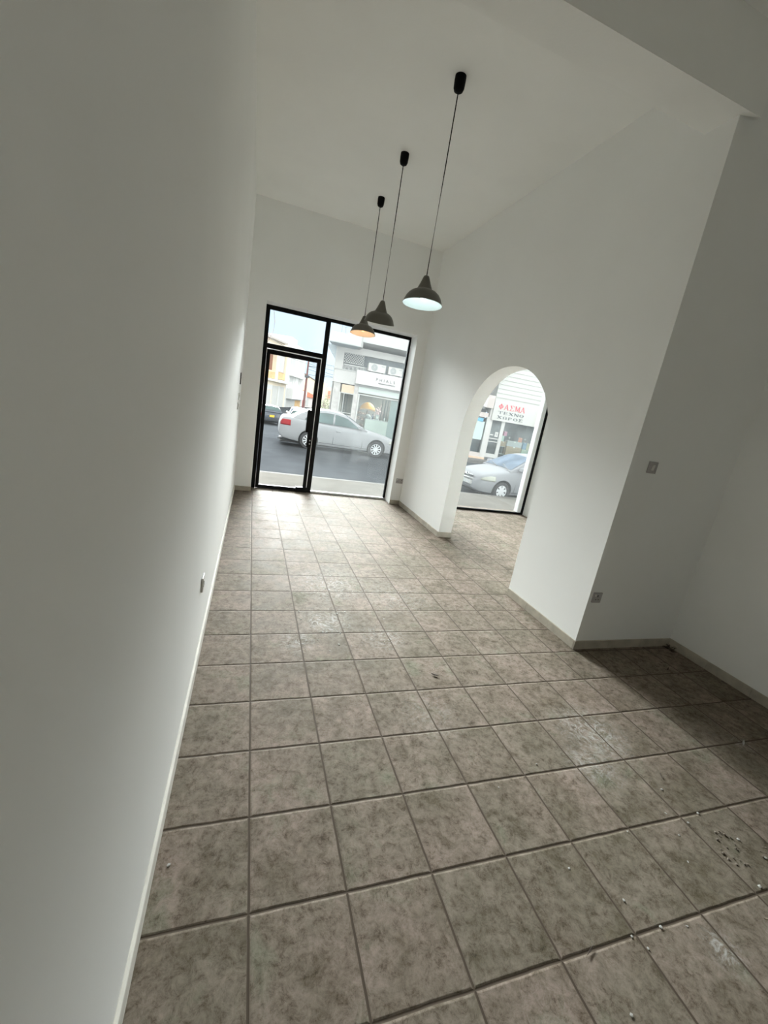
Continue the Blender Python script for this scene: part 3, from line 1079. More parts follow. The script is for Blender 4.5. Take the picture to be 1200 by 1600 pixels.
MB().lathe([(0.0, 0), (0.09, 0), (0.10, 0.9), (0.06, 1.15), (0.0, 1.15)], 14).build('vase', CREAM, fv, smooth=True)
pk = mat('pink_petals', (0.55, 0.38, 0.40), 0.8, noise=0.2)
fb = MB()
rn = random.Random(2)
for k in range(46):
    c_ = (max(-0.2, min(0.3, rn.gauss(0, 0.12))), max(-0.2, min(0.2, rn.gauss(0, 0.09))), 1.55 + rn.gauss(0, 0.13))
    fb.lathe([(0.0, -0.02), (0.03, 0.0), (0.0, 0.02)], 6, c_)
    if k % 3 == 0:
        fb.tube([(0, 0, 1.1), c_], 0.004, 4)
tag_b = fb.build('blossom', pk, fv)
tag_b['kind'] = 'stuff'
rk = thing('display_shelf', 'dark metal display shelf with small goods behind the orange shade', 'shelf', fpt(-5.95, 1.5, -0.2), FA)
b = MB()
for z in (0.6, 0.95, 1.25, 1.5):
    b.box(-0.25, 0.6, 0, 0.3, z, z + 0.02)
for x in (-0.25, 0.58):
    b.box(x, x + 0.02, 0, 0.02, 0, 1.6).box(x, x + 0.02, 0.28, 0.3, 0, 1.6)
b.build('frame', DGREY, rk)
b = MB()
rn = random.Random(9)
for z in (0.62, 0.97, 1.27):
    x = -0.22
    while x < 0.5:
        ww = rn.uniform(0.04, 0.10)
        b.box(x, x + ww, 0.05, 0.15, z, z + rn.uniform(0.08, 0.2))
        x += ww + 0.03
gq = b.build('small_goods', mat('goods_mix', (0.40, 0.30, 0.26), 0.7, noise=0.8, nscale=9), rk)
gq['kind'] = 'stuff'

# unseen area lights added to brighten the two shop interiors across the street
for nm, s_, p_ in (('shop_ceiling_light', -4.5, 20), ('shop_ceiling_light', 2.6, 6)):
    d = bpy.data.lights.new(nm, 'AREA')
    d.size = 1.6
    d.energy = p_
    d.color = (1.0, 0.95, 0.88)
    o = bpy.data.objects.new(nm, d)
    COL.objects.link(o)
    o.location = fpt(s_, 1.4, 2.3 if s_ < 0 else 1.82)

# ---------------- left end of the second shopfront: window with poster
b = MB()
b.box(-3.9, -1.2, 0.0, 0.3, -0.4, 2.4)
b.build('wall', WHT2, A)
MB().box(-1.2, 0.78, -0.12, 0.0, 2.46, 3.10).build('sign_panel', PINKW, A, bevel=0.006, label='blank pinkish sign band')
MB().box(-1.2, 0.63, -0.05, 0.02, 1.97, 2.2).build('name_board', PINKW, A)
MB().box(0.60, 0.70, -0.06, 0.05, -0.2, 2.0).build('window_post', WFRAME, A)
MB().box(0.70, 0.90, -0.05, 0.3, -0.2, 2.46).build('pillar', WHT2, A)
MB().box(-1.2, 0.60, 0.0, 0.015, 0.12, 1.97).build('shop_window', GLASSS, A)
MB().box(-1.2, 0.63, -0.06, 0.04, -0.10, 0.12).build('window_sill', PINKW, A)
MB().box(-1.2, 0.9, -0.10, 0.0, -0.25, -0.10).build('plinth', mat('orange_stone', (0.58, 0.42, 0.30), 0.8, noise=0.12), A)
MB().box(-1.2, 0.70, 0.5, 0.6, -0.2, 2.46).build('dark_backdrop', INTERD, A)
po = MB().box(-0.55, 0.53, -0.02, -0.012, 0.79, 1.74).build('window_poster', mat('pale_mint_poster', (0.40, 0.50, 0.47), 0.6), None)
po.location = FO
po.rotation_euler = (0, 0, FA)
tag(po, 'pale mint blank poster on the shop window through the arch', 'poster')
po = MB().box(0.10, 0.42, -0.02, -0.012, 1.70, 1.90).build('window_sticker', mat('blue_sticker', (0.10, 0.34, 0.50), 0.6), None)
po.location = FO
po.rotation_euler = (0, 0, FA)
tag(po, 'blue sticker above the mint poster on the shop window', 'sticker')

# ---------------- second building with clapboard front and Greek sign
B = thing('clapboard_shop_building', 'white clapboard fronted shop with red and black Greek sign lettering', 'building', FO, FA)
b = MB()
n_b = 16
for k in range(n_b):
    z0 = 2.84 + k * 0.22
    b.prism([(-0.13, z0), (-0.10, z0 + 0.22), (0.2, z0 + 0.22), (0.2, z0)], 'x', 0.80, 6.5)
b.build('clapboard_front', mat('clapboard_white', (0.45, 0.45, 0.42), 0.7), B)
MB().box(0.80, 6.5, 0.2, 6.0, 2.4, 6.3).build('wall', WHT2, B)
MB().box(3.62, 6.5, -0.1, 0.2, -0.4, 2.9).build('side_pier', WHT, B)
sg2 = MB().box(0.80, 3.62, -0.14, 0.02, 1.90, 2.84).build('shop_sign', mat('sign_cream_white', (0.46, 0.46, 0.43), 0.5), B, bevel=0.005)
MB().box(3.28, 3.30, -0.145, -0.14, 1.95, 2.80).build('sign_joint', PINKW, sg2)
MB().box(1.53, 1.68, -0.04, 0.06, -0.10, 1.90).build('window_post', WFRAME, B)
dr = MB().box(0.90, 0.95, -0.03, 0.03, -0.06, 1.90).box(1.49, 1.53, -0.03, 0.03, -0.06, 1.90).box(0.95, 1.49, -0.03, 0.03, -0.06, 0.15).build('shop_door', WFRAME, B)
MB().box(0.95, 1.49, 0.0, 0.012, 0.15, 1.90).build('door_glass', GLASSS, dr)
MB().box(0.90, 1.50, -0.06, -0.035, 0.93, 0.98).box(0.90, 1.50, -0.06, -0.035, 0.77, 0.81).build('push_bar', WFRAME, dr)
MB().box(1.68, 3.62, 0.0, 0.012, 0.0, 1.90).build('shop_window', GLASSS, B)
MB().box(1.68, 3.62, -0.03, 0.05, -0.3, 0.03).build('window_sill', WFRAME, B)
b = MB()
b.quad((0.9, 2.6, -0.3), (3.9, 2.6, -0.3), (3.9, 2.6, 1.95), (0.9, 2.6, 1.95))
b.quad((0.9, 0.05, -0.15), (3.9, 0.05, -0.15), (3.9, 2.6, -0.15), (0.9, 2.6, -0.15))
b.quad((0.9, 0.02, 1.94), (3.9, 0.02, 1.94), (3.9, 2.6, 1.94), (0.9, 2.6, 1.94))
b.quad((0.9, 0.05, -0.3), (0.9, 2.6, -0.3), (0.9, 2.6, 1.95), (0.9, 0.05, 1.95))
b.quad((3.9, 0.05, -0.3), (3.9, 2.6, -0.3), (3.9, 2.6, 1.95), (3.9, 0.05, 1.95))
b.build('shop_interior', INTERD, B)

# serif letters built from strokes: cell width 1, height 1
TH, TN = 0.17, 0.09


def glyph(ch):
    st, rings = [], []
    sf = lambda x, z, w_=0.30: (x - w_ / 2, z, x + w_ / 2, z, 0.055)
    if ch == 'Φ':
        st = [(0.5, 0, 0.5, 1, TH), sf(0.5, 0.03), sf(0.5, 0.97)]
        rings = [(0.5, 0.5, 0.44, 0.33, 0, 360)]
    elif ch == 'Α':
        st = [(0.12, 0, 0.48, 1, TN), (0.50, 1, 0.86, 0, TH), (0.26, 0.34, 0.74, 0.34, 0.07), sf(0.12, 0.03, 0.26), sf(0.86, 0.03, 0.28)]
    elif ch == 'Σ':
        st = [(0.10, 0.96, 0.86, 0.96, 0.08), (0.10, 0.04, 0.88, 0.04, 0.08), (0.16, 0.94, 0.52, 0.50, TH), (0.52, 0.52, 0.16, 0.06, TN), (0.84, 0.98, 0.84, 0.76, 0.07), (0.86, 0.0, 0.88, 0.26, 0.07)]
    elif ch == 'Μ':
        st = [(0.10, 0, 0.12, 1, TN), (0.90, 0, 0.88, 1, TH), (0.14, 1, 0.5, 0.12, TH), (0.5, 0.12, 0.86, 1, TN), sf(0.10, 0.03, 0.26), sf(0.90, 0.03, 0.3), sf(0.1, 0.97, 0.2), sf(0.9, 0.97, 0.2)]
    elif ch == 'Τ':
        st = [(0.06, 0.96, 0.94, 0.96, 0.09), (0.5, 0, 0.5, 1, TH), sf(0.5, 0.03), (0.07, 1, 0.07, 0.74, 0.06), (0.93, 1, 0.93, 0.74, 0.06)]
    elif ch == 'Ε':
        st = [(0.22, 0, 0.22, 1, TH), (0.08, 0.96, 0.86, 0.96, 0.08), (0.08, 0.04, 0.9, 0.04, 0.08), (0.22, 0.5, 0.66, 0.5, 0.08), (0.85, 1, 0.85, 0.76, 0.06), (0.89, 0, 0.89, 0.26, 0.06), (0.66, 0.38, 0.66, 0.62, 0.06)]
    elif ch == 'Χ':
        st = [(0.16, 1, 0.84, 0, TH), (0.84, 1, 0.16, 0, TN), sf(0.16, 0.97, 0.28), sf(0.84, 0.97, 0.28), sf(0.16, 0.03, 0.28), sf(0.84, 0.03, 0.28)]
    elif ch == 'Ν':
        st = [(0.14, 0, 0.14, 1, TN), (0.14, 1, 0.86, 0, TH), (0.86, 0, 0.86, 1, TN), sf(0.14, 0.03, 0.26), sf(0.86, 0.97, 0.26), sf(0.10, 0.97, 0.2)]
    elif ch == 'Ο':
        rings = [(0.5, 0.5, 0.45, 0.50, 0, 360)]
    elif ch == 'Ω':
        rings = [(0.5, 0.56, 0.40, 0.44, -52, 232)]
        st = [(0.08, 0.05, 0.38, 0.05, 0.10), (0.62, 0.05, 0.92, 0.05, 0.10), (0.38, 0.05, 0.26, 0.22, 0.09), (0.62, 0.05, 0.74, 0.22, 0.09), (0.08, 0, 0.08, 0.22, 0.06), (0.92, 0, 0.92, 0.22, 0.06)]
    elif ch == 'Ρ':
        st = [(0.24, 0, 0.24, 1, TH), sf(0.24, 0.03, 0.34), (0.10, 0.97, 0.5, 0.97, 0.06), (0.24, 0.46, 0.5, 0.46, 0.07)]
        rings = [(0.50, 0.72, 0.34, 0.27, -90, 90)]
    return st, rings


def word(txt, s0, s1, z0, z1, m, parent, off=-0.145):
    n = len(txt)
    cw = (s1 - s0) / (n + (n - 1) * 0.12)
    hgt = z1 - z0
    x = s0
    b = MB()
    for ch in txt:
        st, rings = glyph(ch)
        for (a0, c0, a1, c1, th) in st:
            p, q = Vector((x + a0 * cw, z0 + c0 * hgt)), Vector((x + a1 * cw, z0 + c1 * hgt))
            d = (q - p).normalized()
            nn = Vector((-d.y, d.x)) * th * hgt * 0.5 * (cw / hgt if abs(d.y) > 0.5 else 1)
            b.prism([tuple(p + nn), tuple(p - nn), tuple(q - nn), tuple(q + nn)], 'y', off - 0.012, off + 0.006)
        for (cx, cz, ra, rb, d0, d1) in rings:
            k = 22
            for i in range(k):
                a, c = math.radians(d0 + (d1 - d0) * i / k), math.radians(d0 + (d1 - d0) * (i + 1) / k)
                pts = []
                for an, e in ((a, 1), (c, 1), (c, 0), (a, 0)):
                    tx = (TH * 0.85 * abs(math.cos(an)) + 0.07)
                    rx, rz = (ra, rb) if e else (ra - tx * 0.95, rb - 0.07)
                    pts.append((x + (cx + rx * math.cos(an)) * cw, z0 + (cz + rz * math.sin(an)) * hgt))
                b.prism(pts, 'y', off - 0.012, off + 0.006)
        x += cw * 1.12
    return b.build('lettering', m, parent)


word('ΦΑΣΜΑ', 1.04, 2.60, 2.50, 2.77, RED, sg2)
word('ΤΕΧΝΟ', 1.07, 2.60, 2.265, 2.40, INK, sg2)
word('ΧΩΡΟΣ', 1.08, 2.60, 2.02, 2.165, INK, sg2)

for (nm, lab, cat, x0, x1, z0, z1, m_) in (
        ('notice_sheet', 'white notice sheet on the glass of the Greek shop door', 'notice', 1.25, 1.44, 1.06, 1.32, WFRAME),
        ('notice_sheet', 'small pale card low beside the white notice on the shop door', 'notice', 0.98, 1.16, 1.11, 1.17, WFRAME)):
    o = MB().box(x0, x1, -0.006, -0.001, z0, z1).build(nm, m_, loc=FO, rot=(0, 0, FA))
    tag(o, lab, cat)
    if x0 > 1.2:
        MB().box(x0 + 0.05, x1 - 0.05, -0.008, -0.006, z0 + 0.08, z1 - 0.08).build('printed_patch', MGREY, o)


def carton(label, x0, x1, z0, z1, m_, y0=0.25, y1=0.55, name='carton', cat='box'):
    t = thing(name, label, cat, fpt((x0 + x1) / 2, y0, z0), FA)
    hw = (x1 - x0) / 2
    MB().box(-hw, hw, 0, y1 - y0, 0, z1 - z0).build('box_body', m_, t, bevel=0.006)
    MB().box(-hw * 0.12, hw * 0.12, -0.002, y1 - y0 + 0.002, z1 - z0 - 0.06, z1 - z0 + 0.002).build('tape', CREAM, t)
    return t


tb = thing('display_bench', 'low pale bench carrying the goods in the Greek shop window', 'bench', fpt(2.75, 0.24, 0), FA)
MB().box(-0.54, 0.86, -0.02, 0.5, 0.14, 0.18).build('bench_top', CREAM, tb)
for x in (-0.5, 0.80):
    MB().box(x, x + 0.04, 0.0, 0.04, -0.15, 0.14).build('leg', CREAM, tb)
carton('large brown carton under the white one in the Greek shop window', 2.24, 3.14, 0.18, 0.68, BROWNB)
carton('long white carton on top of the large brown carton', 2.22, 3.12, 0.68, 0.97, WFRAME)
carton('brown crate on the pale rack by the shop window post', 1.80, 2.16, 0.62, 0.88, BROWNB)
carton('pale green box low in the shop window near the wall', 3.20, 3.60, 0.18, 0.62, mat('pale_green', (0.50, 0.58, 0.46), 0.6))
carton('yellowish box on the pale green box', 3.44, 3.60, 0.62, 0.98, mat('pale_yellow', (0.66, 0.60, 0.40), 0.6))
carton('blue can box on the pale green box', 3.20, 3.42, 0.62, 0.99, mat('blue_tin', (0.16, 0.28, 0.38), 0.5), 0.25, 0.45)
carton('pink packet leaning above the brown crate', 2.02, 2.20, 1.18, 1.42, mat('pink_packet', (0.70, 0.32, 0.42), 0.6), 0.45, 0.6, 'packet', 'packet')
carton('pale green packet beside the pink packet', 1.80, 2.08, 0.88, 1.18, mat('pale_mint_packet', (0.55, 0.66, 0.58), 0.6), 0.45, 0.6, 'packet', 'packet')
carton('orange red packet on the long white carton', 2.95, 3.10, 0.97, 1.22, mat('orange_red', (0.62, 0.26, 0.17), 0.6), 0.3, 0.45, 'packet', 'packet')
t = thing('display_rack', 'pale wire rack under the brown crate in the Greek shop', 'rack', fpt(1.98, 0.25, 0.0), FA)
for z in (0.2, 0.6):
    MB().box(-0.19, 0.19, 0, 0.3, z, z + 0.015).build('shelf', WFRAME, t)
for x, y in ((-0.19, 0), (0.18, 0), (-0.19, 0.29), (0.18, 0.29)):
    MB().box(x, x + 0.012, y, y + 0.012, -0.15, 0.62).build('leg', WFRAME, t)
for (lab, s_, z_) in (('white ball ornament above the long white carton', 2.33, 1.12), ('white ball ornament above the blue box', 3.30, 1.15)):
    o = MB().lathe([(0.055 * math.sin(PI * k / 10), -0.055 * math.cos(PI * k / 10)) for k in range(11)], 16).tube([(0, 0, -0.05), (0, 0, -0.15)], 0.01, 6).build('ball_ornament', WFRAME, smooth=True, loc=fpt(s_, 0.35, z_))
    tag(o, lab, 'ornament')

# ------------------------------------------------------------------ cars
TYRE = mat('tyre_rubber', (0.03, 0.03, 0.032), 0.8)
ALLOY = mat('alloy', (0.66, 0.67, 0.68), 0.35, metal=0.3)
WELL = mat('wheel_arch_lining', (0.015, 0.015, 0.015), 0.9)
SEAM = mat('panel_gap', (0.06, 0.065, 0.07), 0.8)
CGLASS = mat('car_glass', (0.065, 0.10, 0.097), 0.1, spec=0.3, noise=0.35, nscale=2.0)
WSCREEN = mat('windscreen_glass', (0.125, 0.155, 0.195), 0.95, spec=0.02, noise=0.3, nscale=2.5)
LRED = mat('red_lamp', (0.24, 0.006, 0.010), 0.3, spec=0.2)
LCLR = mat('headlamp_glass', (0.34, 0.35, 0.30), 0.25, spec=0.3)
CHROME = mat('chrome', (0.8, 0.8, 0.8), 0.15, metal=0.9)


def lerp_tab(tab, x):
    """tab sorted by descending x; smooth interpolation of the other columns."""
    if x >= tab[0][0]:
        return tab[0][1:]
    if x <= tab[-1][0]:
        return tab[-1][1:]
    for i in range(len(tab) - 1):
        if tab[i][0] >= x >= tab[i + 1][0]:
            p0, p1, p2, p3 = tab[max(i - 1, 0)], tab[i], tab[i + 1], tab[min(i + 2, len(tab) - 1)]
            h = p1[0] - p2[0]
            t = (p1[0] - x) / h
            out = []
            for k in range(1, len(p1)):
                d1 = (p2[k] - p0[k]) / max(p0[0] - p2[0], 1e-6) * h
                d2 = (p3[k] - p1[k]) / max(p1[0] - p3[0], 1e-6) * h
                # limit overshoot
                out.append((2 * t**3 - 3 * t**2 + 1) * p1[k] + (t**3 - 2 * t**2 + t) * d1 + (-2 * t**3 + 3 * t**2) * p2[k] + (t**3 - t**2) * d2)
            return tuple(out)


def make_car(name, label, sp, loc, rz, scale, paint):
    root = thing(name, label, 'car', loc, rz)
    root.scale = (scale,) * 3
    body, roof = sp['body'], sp['roof']

    def ring(x):
        zb, zt, w_, cr_ = lerp_tab(body, x)
        h_ = zt - zb
        return [(0, zb), (w_ * 0.80, zb), (w_ * 0.93, zb + 0.03), (w_ * 0.965, zb + 0.10), (w_ * 0.985, zb + h_ * 0.30), (w_, zb + h_ * 0.52), (w_ * 0.995, zb + h_ * 0.66),
                (w_ * 0.975, zb + h_ * 0.80), (w_ * 0.95, zt - 0.06), (w_ * 0.90, zt - 0.018), (w_ * 0.80, zt + 0.004), (w_ * 0.5, zt + cr_ * 0.7), (0, zt + cr_)]
    xs = [body[0][0] + (body[-1][0] - body[0][0]) * i / 60 for i in range(61)]
    rows = []
    for x in xs:
        r = ring(x)
        rows.append([(x, y, z) for y, z in r] + [(x, -y, z) for y, z in reversed(r[1:-1])])
    mb = MB().grid(rows, closed=True)
    k = len(rows[0])
    mb.f.append(tuple(range(k)))
    mb.f.append(tuple(60 * k + i for i in reversed(range(k))))
    bo = mb.build('body', paint, root, smooth=True)
    bo.modifiers.clear()
    # wheel arches
    cut = MB()
    for ax in (0.0, -sp['wb']):
        cut.lathe([(sp['arch'], -1.2), (sp['arch'], 1.2)], 36, (ax, 0, sp['wr'] + 0.01), 'y')
    cm = cut.build('arch_cutter', WELL)
    md = bo.modifiers.new('arches', 'BOOLEAN')
    md.operation = 'DIFFERENCE'
    md.object = cm
    md.solver = 'EXACT'
    cm.parent = root
    bpy.context.view_layer.update()
    dg = bpy.context.evaluated_depsgraph_get()
    me = bpy.data.meshes.new_from_object(bo.evaluated_get(dg))
    bo.modifiers.clear()
    bo.data = me
    me.materials.clear()
    me.materials.append(paint)
    me.polygons.foreach_set('use_smooth', [True] * len(me.polygons))
    me.polygons.foreach_set('material_index', [0] * len(me.polygons))
    e = bo.modifiers.new('edges', 'EDGE_SPLIT')
    e.split_angle = math.radians(38)
    bpy.data.objects.remove(cm)
    wl = MB()
    for ax in (0.0, -sp['wb']):
        wl.box(ax - sp['arch'] - 0.02, ax + sp['arch'] + 0.02, -sp['hw'] * 0.90 + 0.13, sp['hw'] * 0.90 - 0.13, 0.22, sp['wr'] + sp['arch'] - 0.02)
    wl.build('wheel_arch', WELL, root)

    belt, zr = sp['belt'], max(r[1] for r in roof)
    wb_, wt_ = sp['wbelt'], sp['wtop']

    def ys(z):
        t = (z - belt) / (zr - belt)
        return wb_ + (wt_ - wb_) * t ** 1.15 if t > 0 else wb_

    def zr_at(x):
        return lerp_tab(roof, x)[0]

    def top(x, f_):
        """point on the cabin's top surface at station x; f_ -1..1 across."""
        z = zr_at(x)
        y = ys(z) * f_
        return (x, y, z + 0.045 * (1 - f_ * f_) * min(1.0, (z - belt + 0.15) * 3))
    n_ = 34
    rows = []
    for i in range(n_ + 1):
        x = roof[0][0] + (roof[-1][0] - roof[0][0]) * i / n_
        z = zr_at(x)
        side = [(x, ys(belt - 0.1), belt - 0.12)]
        for t in (0.25, 0.5, 0.75, 0.93):
            zz = belt + (z - belt) * t
            side.append((x, ys(zz), zz))
        tp = [top(x, f_) for f_ in (0.97, 0.88, 0.7, 0.4, 0.0)]
        tp[0] = (x, tp[0][1], z - 0.004)
        half = side + tp
        rows.append(half + [(x, -y, zz) for (x_, y, zz) in reversed(half[:-1])])
    MB().grid(rows).build('cabin', paint, root, smooth=True)

    def panel(nm, poly, m_, off=0.006, both=True, lab=None):
        """a pane lying on the cabin side; poly in (x,z)."""
        b_ = MB()
        for s in ((1, -1) if both else (-1,)):
            n = len(b_.v)
            kk = len(poly)
            for o_ in (off, off - 0.02):
                for (x, z) in poly:
                    b_.v.append((x, s * (ys(z) + o_), z))
            cx = sum(p[0] for p in poly) / kk
            cz = sum(p[1] for p in poly) / kk
            b_.v.append((cx, s * (ys(cz) + off), cz))
            for i in range(kk):
                j = (i + 1) % kk
                b_.f.append((n + i, n + j, n + 2 * kk))
                b_.f.append((n + i, n + j, n + kk + j, n + kk + i))
        return b_.build(nm, m_, root, label=lab)
    for nm, poly in sp['side_glass']:
        panel('window_surround', [(x * 1.0 + (0.018 if x > sum(p[0] for p in poly) / len(poly) else -0.018), z + (0.016 if z > sum(p[1] for p in poly) / len(poly) else -0.016)) for x, z in poly], SEAM, 0.004)
        panel(nm, poly, CGLASS, 0.008)
    for nm, xa, xb, m_ in (('windscreen', sp['ws'][0], sp['ws'][1], WSCREEN), ('rear_window', sp['rs'][0], sp['rs'][1], CGLASS)):
        for name_, ext, off, mt in (('glass_seal', 0.02, 0.004, SEAM), (nm, 0.0, 0.009, m_)):
            rows = []
            for i in range(9):
                x = xa + ext + (xb - ext - xa - ext) * i / 8 if nm == 'windscreen' else xa + ext + (xb - xa - 2 * ext) * i / 8
                rows.append([(p[0], p[1], p[2] + off + 0.004) for p in (top(x, f_ * (0.90 + ext)) for f_ in [-1 + 0.2 * q for q in range(11)])])
            MB().grid(rows).build(name_, mt, root, smooth=True)
    # wheels
    wr = sp['wr']
    for ax in (0.0, -sp['wb']):
        for s in (1, -1):
            wh = MB()
            tw = 0.19
            wh.lathe([(wr * 0.66, -tw / 2), (wr * 0.93, -tw / 2), (wr, -tw / 2 + 0.03), (wr, tw / 2 - 0.03), (wr * 0.93, tw / 2), (wr * 0.66, tw / 2)], 36, (0, 0, 0), 'y', close=True)
            tyre = wh.build('tyre', TYRE, root, smooth=True, loc=(ax, s * (sp['hw'] - 0.125), wr))
            rim = MB()
            yo = s * tw * 0.40
            rim.lathe([(wr * 0.60, yo - 0.01), (wr * 0.67, yo - 0.01), (wr * 0.67, yo + 0.012), (wr * 0.60, yo + 0.012)], 36, (0, 0, 0), 'y', close=True)
            rim.lathe([(0.0, yo - 0.012), (0.055, yo - 0.012), (0.055, yo + 0.012), (0.0, yo + 0.012)], 16, (0, 0, 0), 'y')
            ns = sp['spokes']
            for q in range(ns):
                a = 2 * PI * q / ns + 0.2
                ca, sa = math.cos(a), math.sin(a)
                w0, w1 = sp['sw']
                p = [(0.04 * ca - w0 * sa, 0.04 * sa + w0 * ca), (0.04 * ca + w0 * sa, 0.04 * sa - w0 * ca),
                     (wr * 0.63 * ca + w1 * sa, wr * 0.63 * sa - w1 * ca), (wr * 0.63 * ca - w1 * sa, wr * 0.63 * sa + w1 * ca)]
                rim.prism(p, 'y', yo - 0.008, yo + 0.008)
            rim.build('wheel_rim', sp.get('rim', ALLOY), tyre)
            MB().lathe([(0.0, yo * 0.4 - 0.02), (wr * 0.64, yo * 0.4 - 0.02), (wr * 0.64, yo * 0.4 + 0.02), (0.0, yo * 0.4 + 0.02)], 24, (0, 0, 0), 'y').build('brake_disc', WELL, tyre)
    # mirrors and handles
    for s in (1, -1):
        mx = sp['mirror']
        b_ = MB()
        b_.prism([(mx - 0.09, belt + 0.02), (mx + 0.10, belt + 0.03), (mx + 0.07, belt + 0.13), (mx - 0.08, belt + 0.15)], 'y', s * (wb_ + 0.03), s * (wb_ + 0.20))
        b_.build('wing_mirror', paint, root, bevel=0.02)

    def on_side(x0, x1, z0, z1, nm, m_, off=0.004, both=True):
        b_ = MB()
        for s in ((1, -1) if both else (-1,)):
            r = []
            for i in range(7):
                x = x0 + (x1 - x0) * i / 6
                rr = ring(x)
                col = []
                for j in range(4):
                    z = z0 + (z1 - z0) * j / 3
                    # side width at z
                    y = rr[2][0]
                    for a_, c_ in zip(rr[1:], rr[2:]):
                        if a_[1] <= z <= c_[1]:
                            y = a_[0] + (c_[0] - a_[0]) * (z - a_[1]) / max(c_[1] - a_[1], 1e-6)
                    col.append((x, s * (y + off), z))
                r.append(col)
            b_.grid(r)
        q = b_.build(nm, m_, root, smooth=True)
        so = q.modifiers.new('thick', 'SOLIDIFY')
        so.thickness = 0.006
        so.offset = 1
        return q
    for x in sp['seams']:
        on_side(x - 0.006, x + 0.006, sp['sill'], belt - 0.02, 'door_gap', SEAM, -0.002)
    for x in sp['handles']:
        on_side(x - 0.09, x + 0.09, belt - 0.19, belt - 0.15, 'door_handle', paint, 0.018)
    on_side(-sp['wb'] + sp['arch'] + 0.02, -sp['arch'] - 0.02, sp['sill'] - 0.015, sp['sill'], 'sill_line', SEAM, 0.002)
    # slanted lamps wrapped round the corners
    def corner_patch(x0, x1, z0, z1, nm, m_, off=0.006, y0=0.45, sh_=0.0):
        """patch on the nose or tail, following the body rings on both sides."""
        for s in (1, -1):
            r = []
            for i in range(9):
                x = x0 + (x1 - x0) * i / 8
                rr = ring(x)
                col = []
                for j in range(5):
                    z = z0 + (z1 - z0) * j / 4 + sh_ * i / 8
                    y = rr[1][0]
                    for a_, c_ in zip(rr[1:], rr[2:]):
                        if a_[1] <= z <= c_[1]:
                            y = a_[0] + (c_[0] - a_[0]) * (z - a_[1]) / max(c_[1] - a_[1], 1e-6)
                    if z > rr[8][1]:
                        z = rr[8][1]
                        y = rr[8][0]
                    col.append((x + (off if x0 > -1 else -off), s * (y + off), z))
                r.append(col)
            q = MB().grid(r).build(nm, m_, root, smooth=True)
            so = q.modifiers.new('thick', 'SOLIDIFY')
            so.thickness = 0.01
            so.offset = 0
    for a_ in sp['headlamp']:
        corner_patch(*a_, 'headlamp', LCLR)
    for a_ in sp['taillamp']:
        corner_patch(*a_, 'tail_lamp', LRED)
    return root


SILV = mat('silver_car_paint', (0.26, 0.265, 0.27), 0.6, spec=0.12)
SILV2 = mat('silver_white_car_paint', (0.235, 0.24, 0.25), 0.8, spec=0.05)
sedan = dict(
    body=[(0.90, 0.34, 0.56, 0.44, 0.01), (0.86, 0.26, 0.64, 0.60, 0.01), (0.74, 0.21, 0.72, 0.76, 0.02), (0.50, 0.19, 0.79, 0.84, 0.03), (0.0, 0.19, 0.875, 0.872, 0.035), (-0.45, 0.18, 0.93, 0.88, 0.03),
          (-1.5, 0.18, 0.955, 0.882, 0.02), (-2.6, 0.19, 1.0, 0.88, 0.02), (-3.1, 0.22, 1.05, 0.865, 0.03), (-3.42, 0.27, 1.055, 0.82, 0.03), (-3.56, 0.31, 1.02, 0.76, 0.02), (-3.64, 0.40, 0.90, 0.68, 0.01), (-3.66, 0.44, 0.80, 0.62, 0.01)],
    roof=[(-0.42, 0.93), (-0.80, 1.15), (-1.18, 1.345), (-1.45, 1.42), (-1.80, 1.455), (-2.2, 1.445), (-2.55, 1.385), (-2.90, 1.25), (-3.22, 1.055)],
    belt=0.955, wbelt=0.80, wtop=0.56, wb=2.60, wr=0.315, arch=0.365, hw=0.88, sill=0.30,
    side_glass=[('front_side_window', [(-0.72, 0.985), (-0.90, 1.10), (-1.22, 1.27), (-1.56, 1.35), (-1.66, 1.36), (-1.70, 1.01)]),
                ('rear_side_window', [(-1.76, 1.01), (-1.74, 1.365), (-2.10, 1.365), (-2.40, 1.31), (-2.66, 1.20), (-2.78, 1.06), (-2.60, 1.03)])],
    ws=(-0.50, -1.22), rs=(-2.55, -3.16), spokes=10, sw=(0.018, 0.022), mirror=-0.72, seams=(-0.58, -1.70, -2.62), handles=(-1.52, -2.48),
    headlamp=[(0.86, 0.50, 0.58, 0.68)], taillamp=[(-3.63, -3.28, 0.76, 0.96)])
c1 = make_car('silver_sedan', 'silver four door saloon car crossing the road outside the entrance', sedan, (4.56, 14.83, -0.30), math.radians(-1.6), 0.993, SILV)
b = MB().box(0.86, 0.905, -0.25, 0.25, 0.36, 0.47).build('number_plate', WFRAME, c1)
mat('yellow_plate', (0.85, 0.55, 0.05), 0.5)
MB().box(0.78, 0.90, -0.5, 0.5, 0.50, 0.56).build('grille', DGREY, c1, bevel=0.01)
MB().tube([(-3.68, -0.45, 0.23), (-3.30, -0.45, 0.23)], 0.03, 10).build('exhaust_pipe', DGREY, c1)
MB().box(-3.60, 0.75, -0.72, 0.72, 0.15, 0.20).build('underbody', WELL, c1)

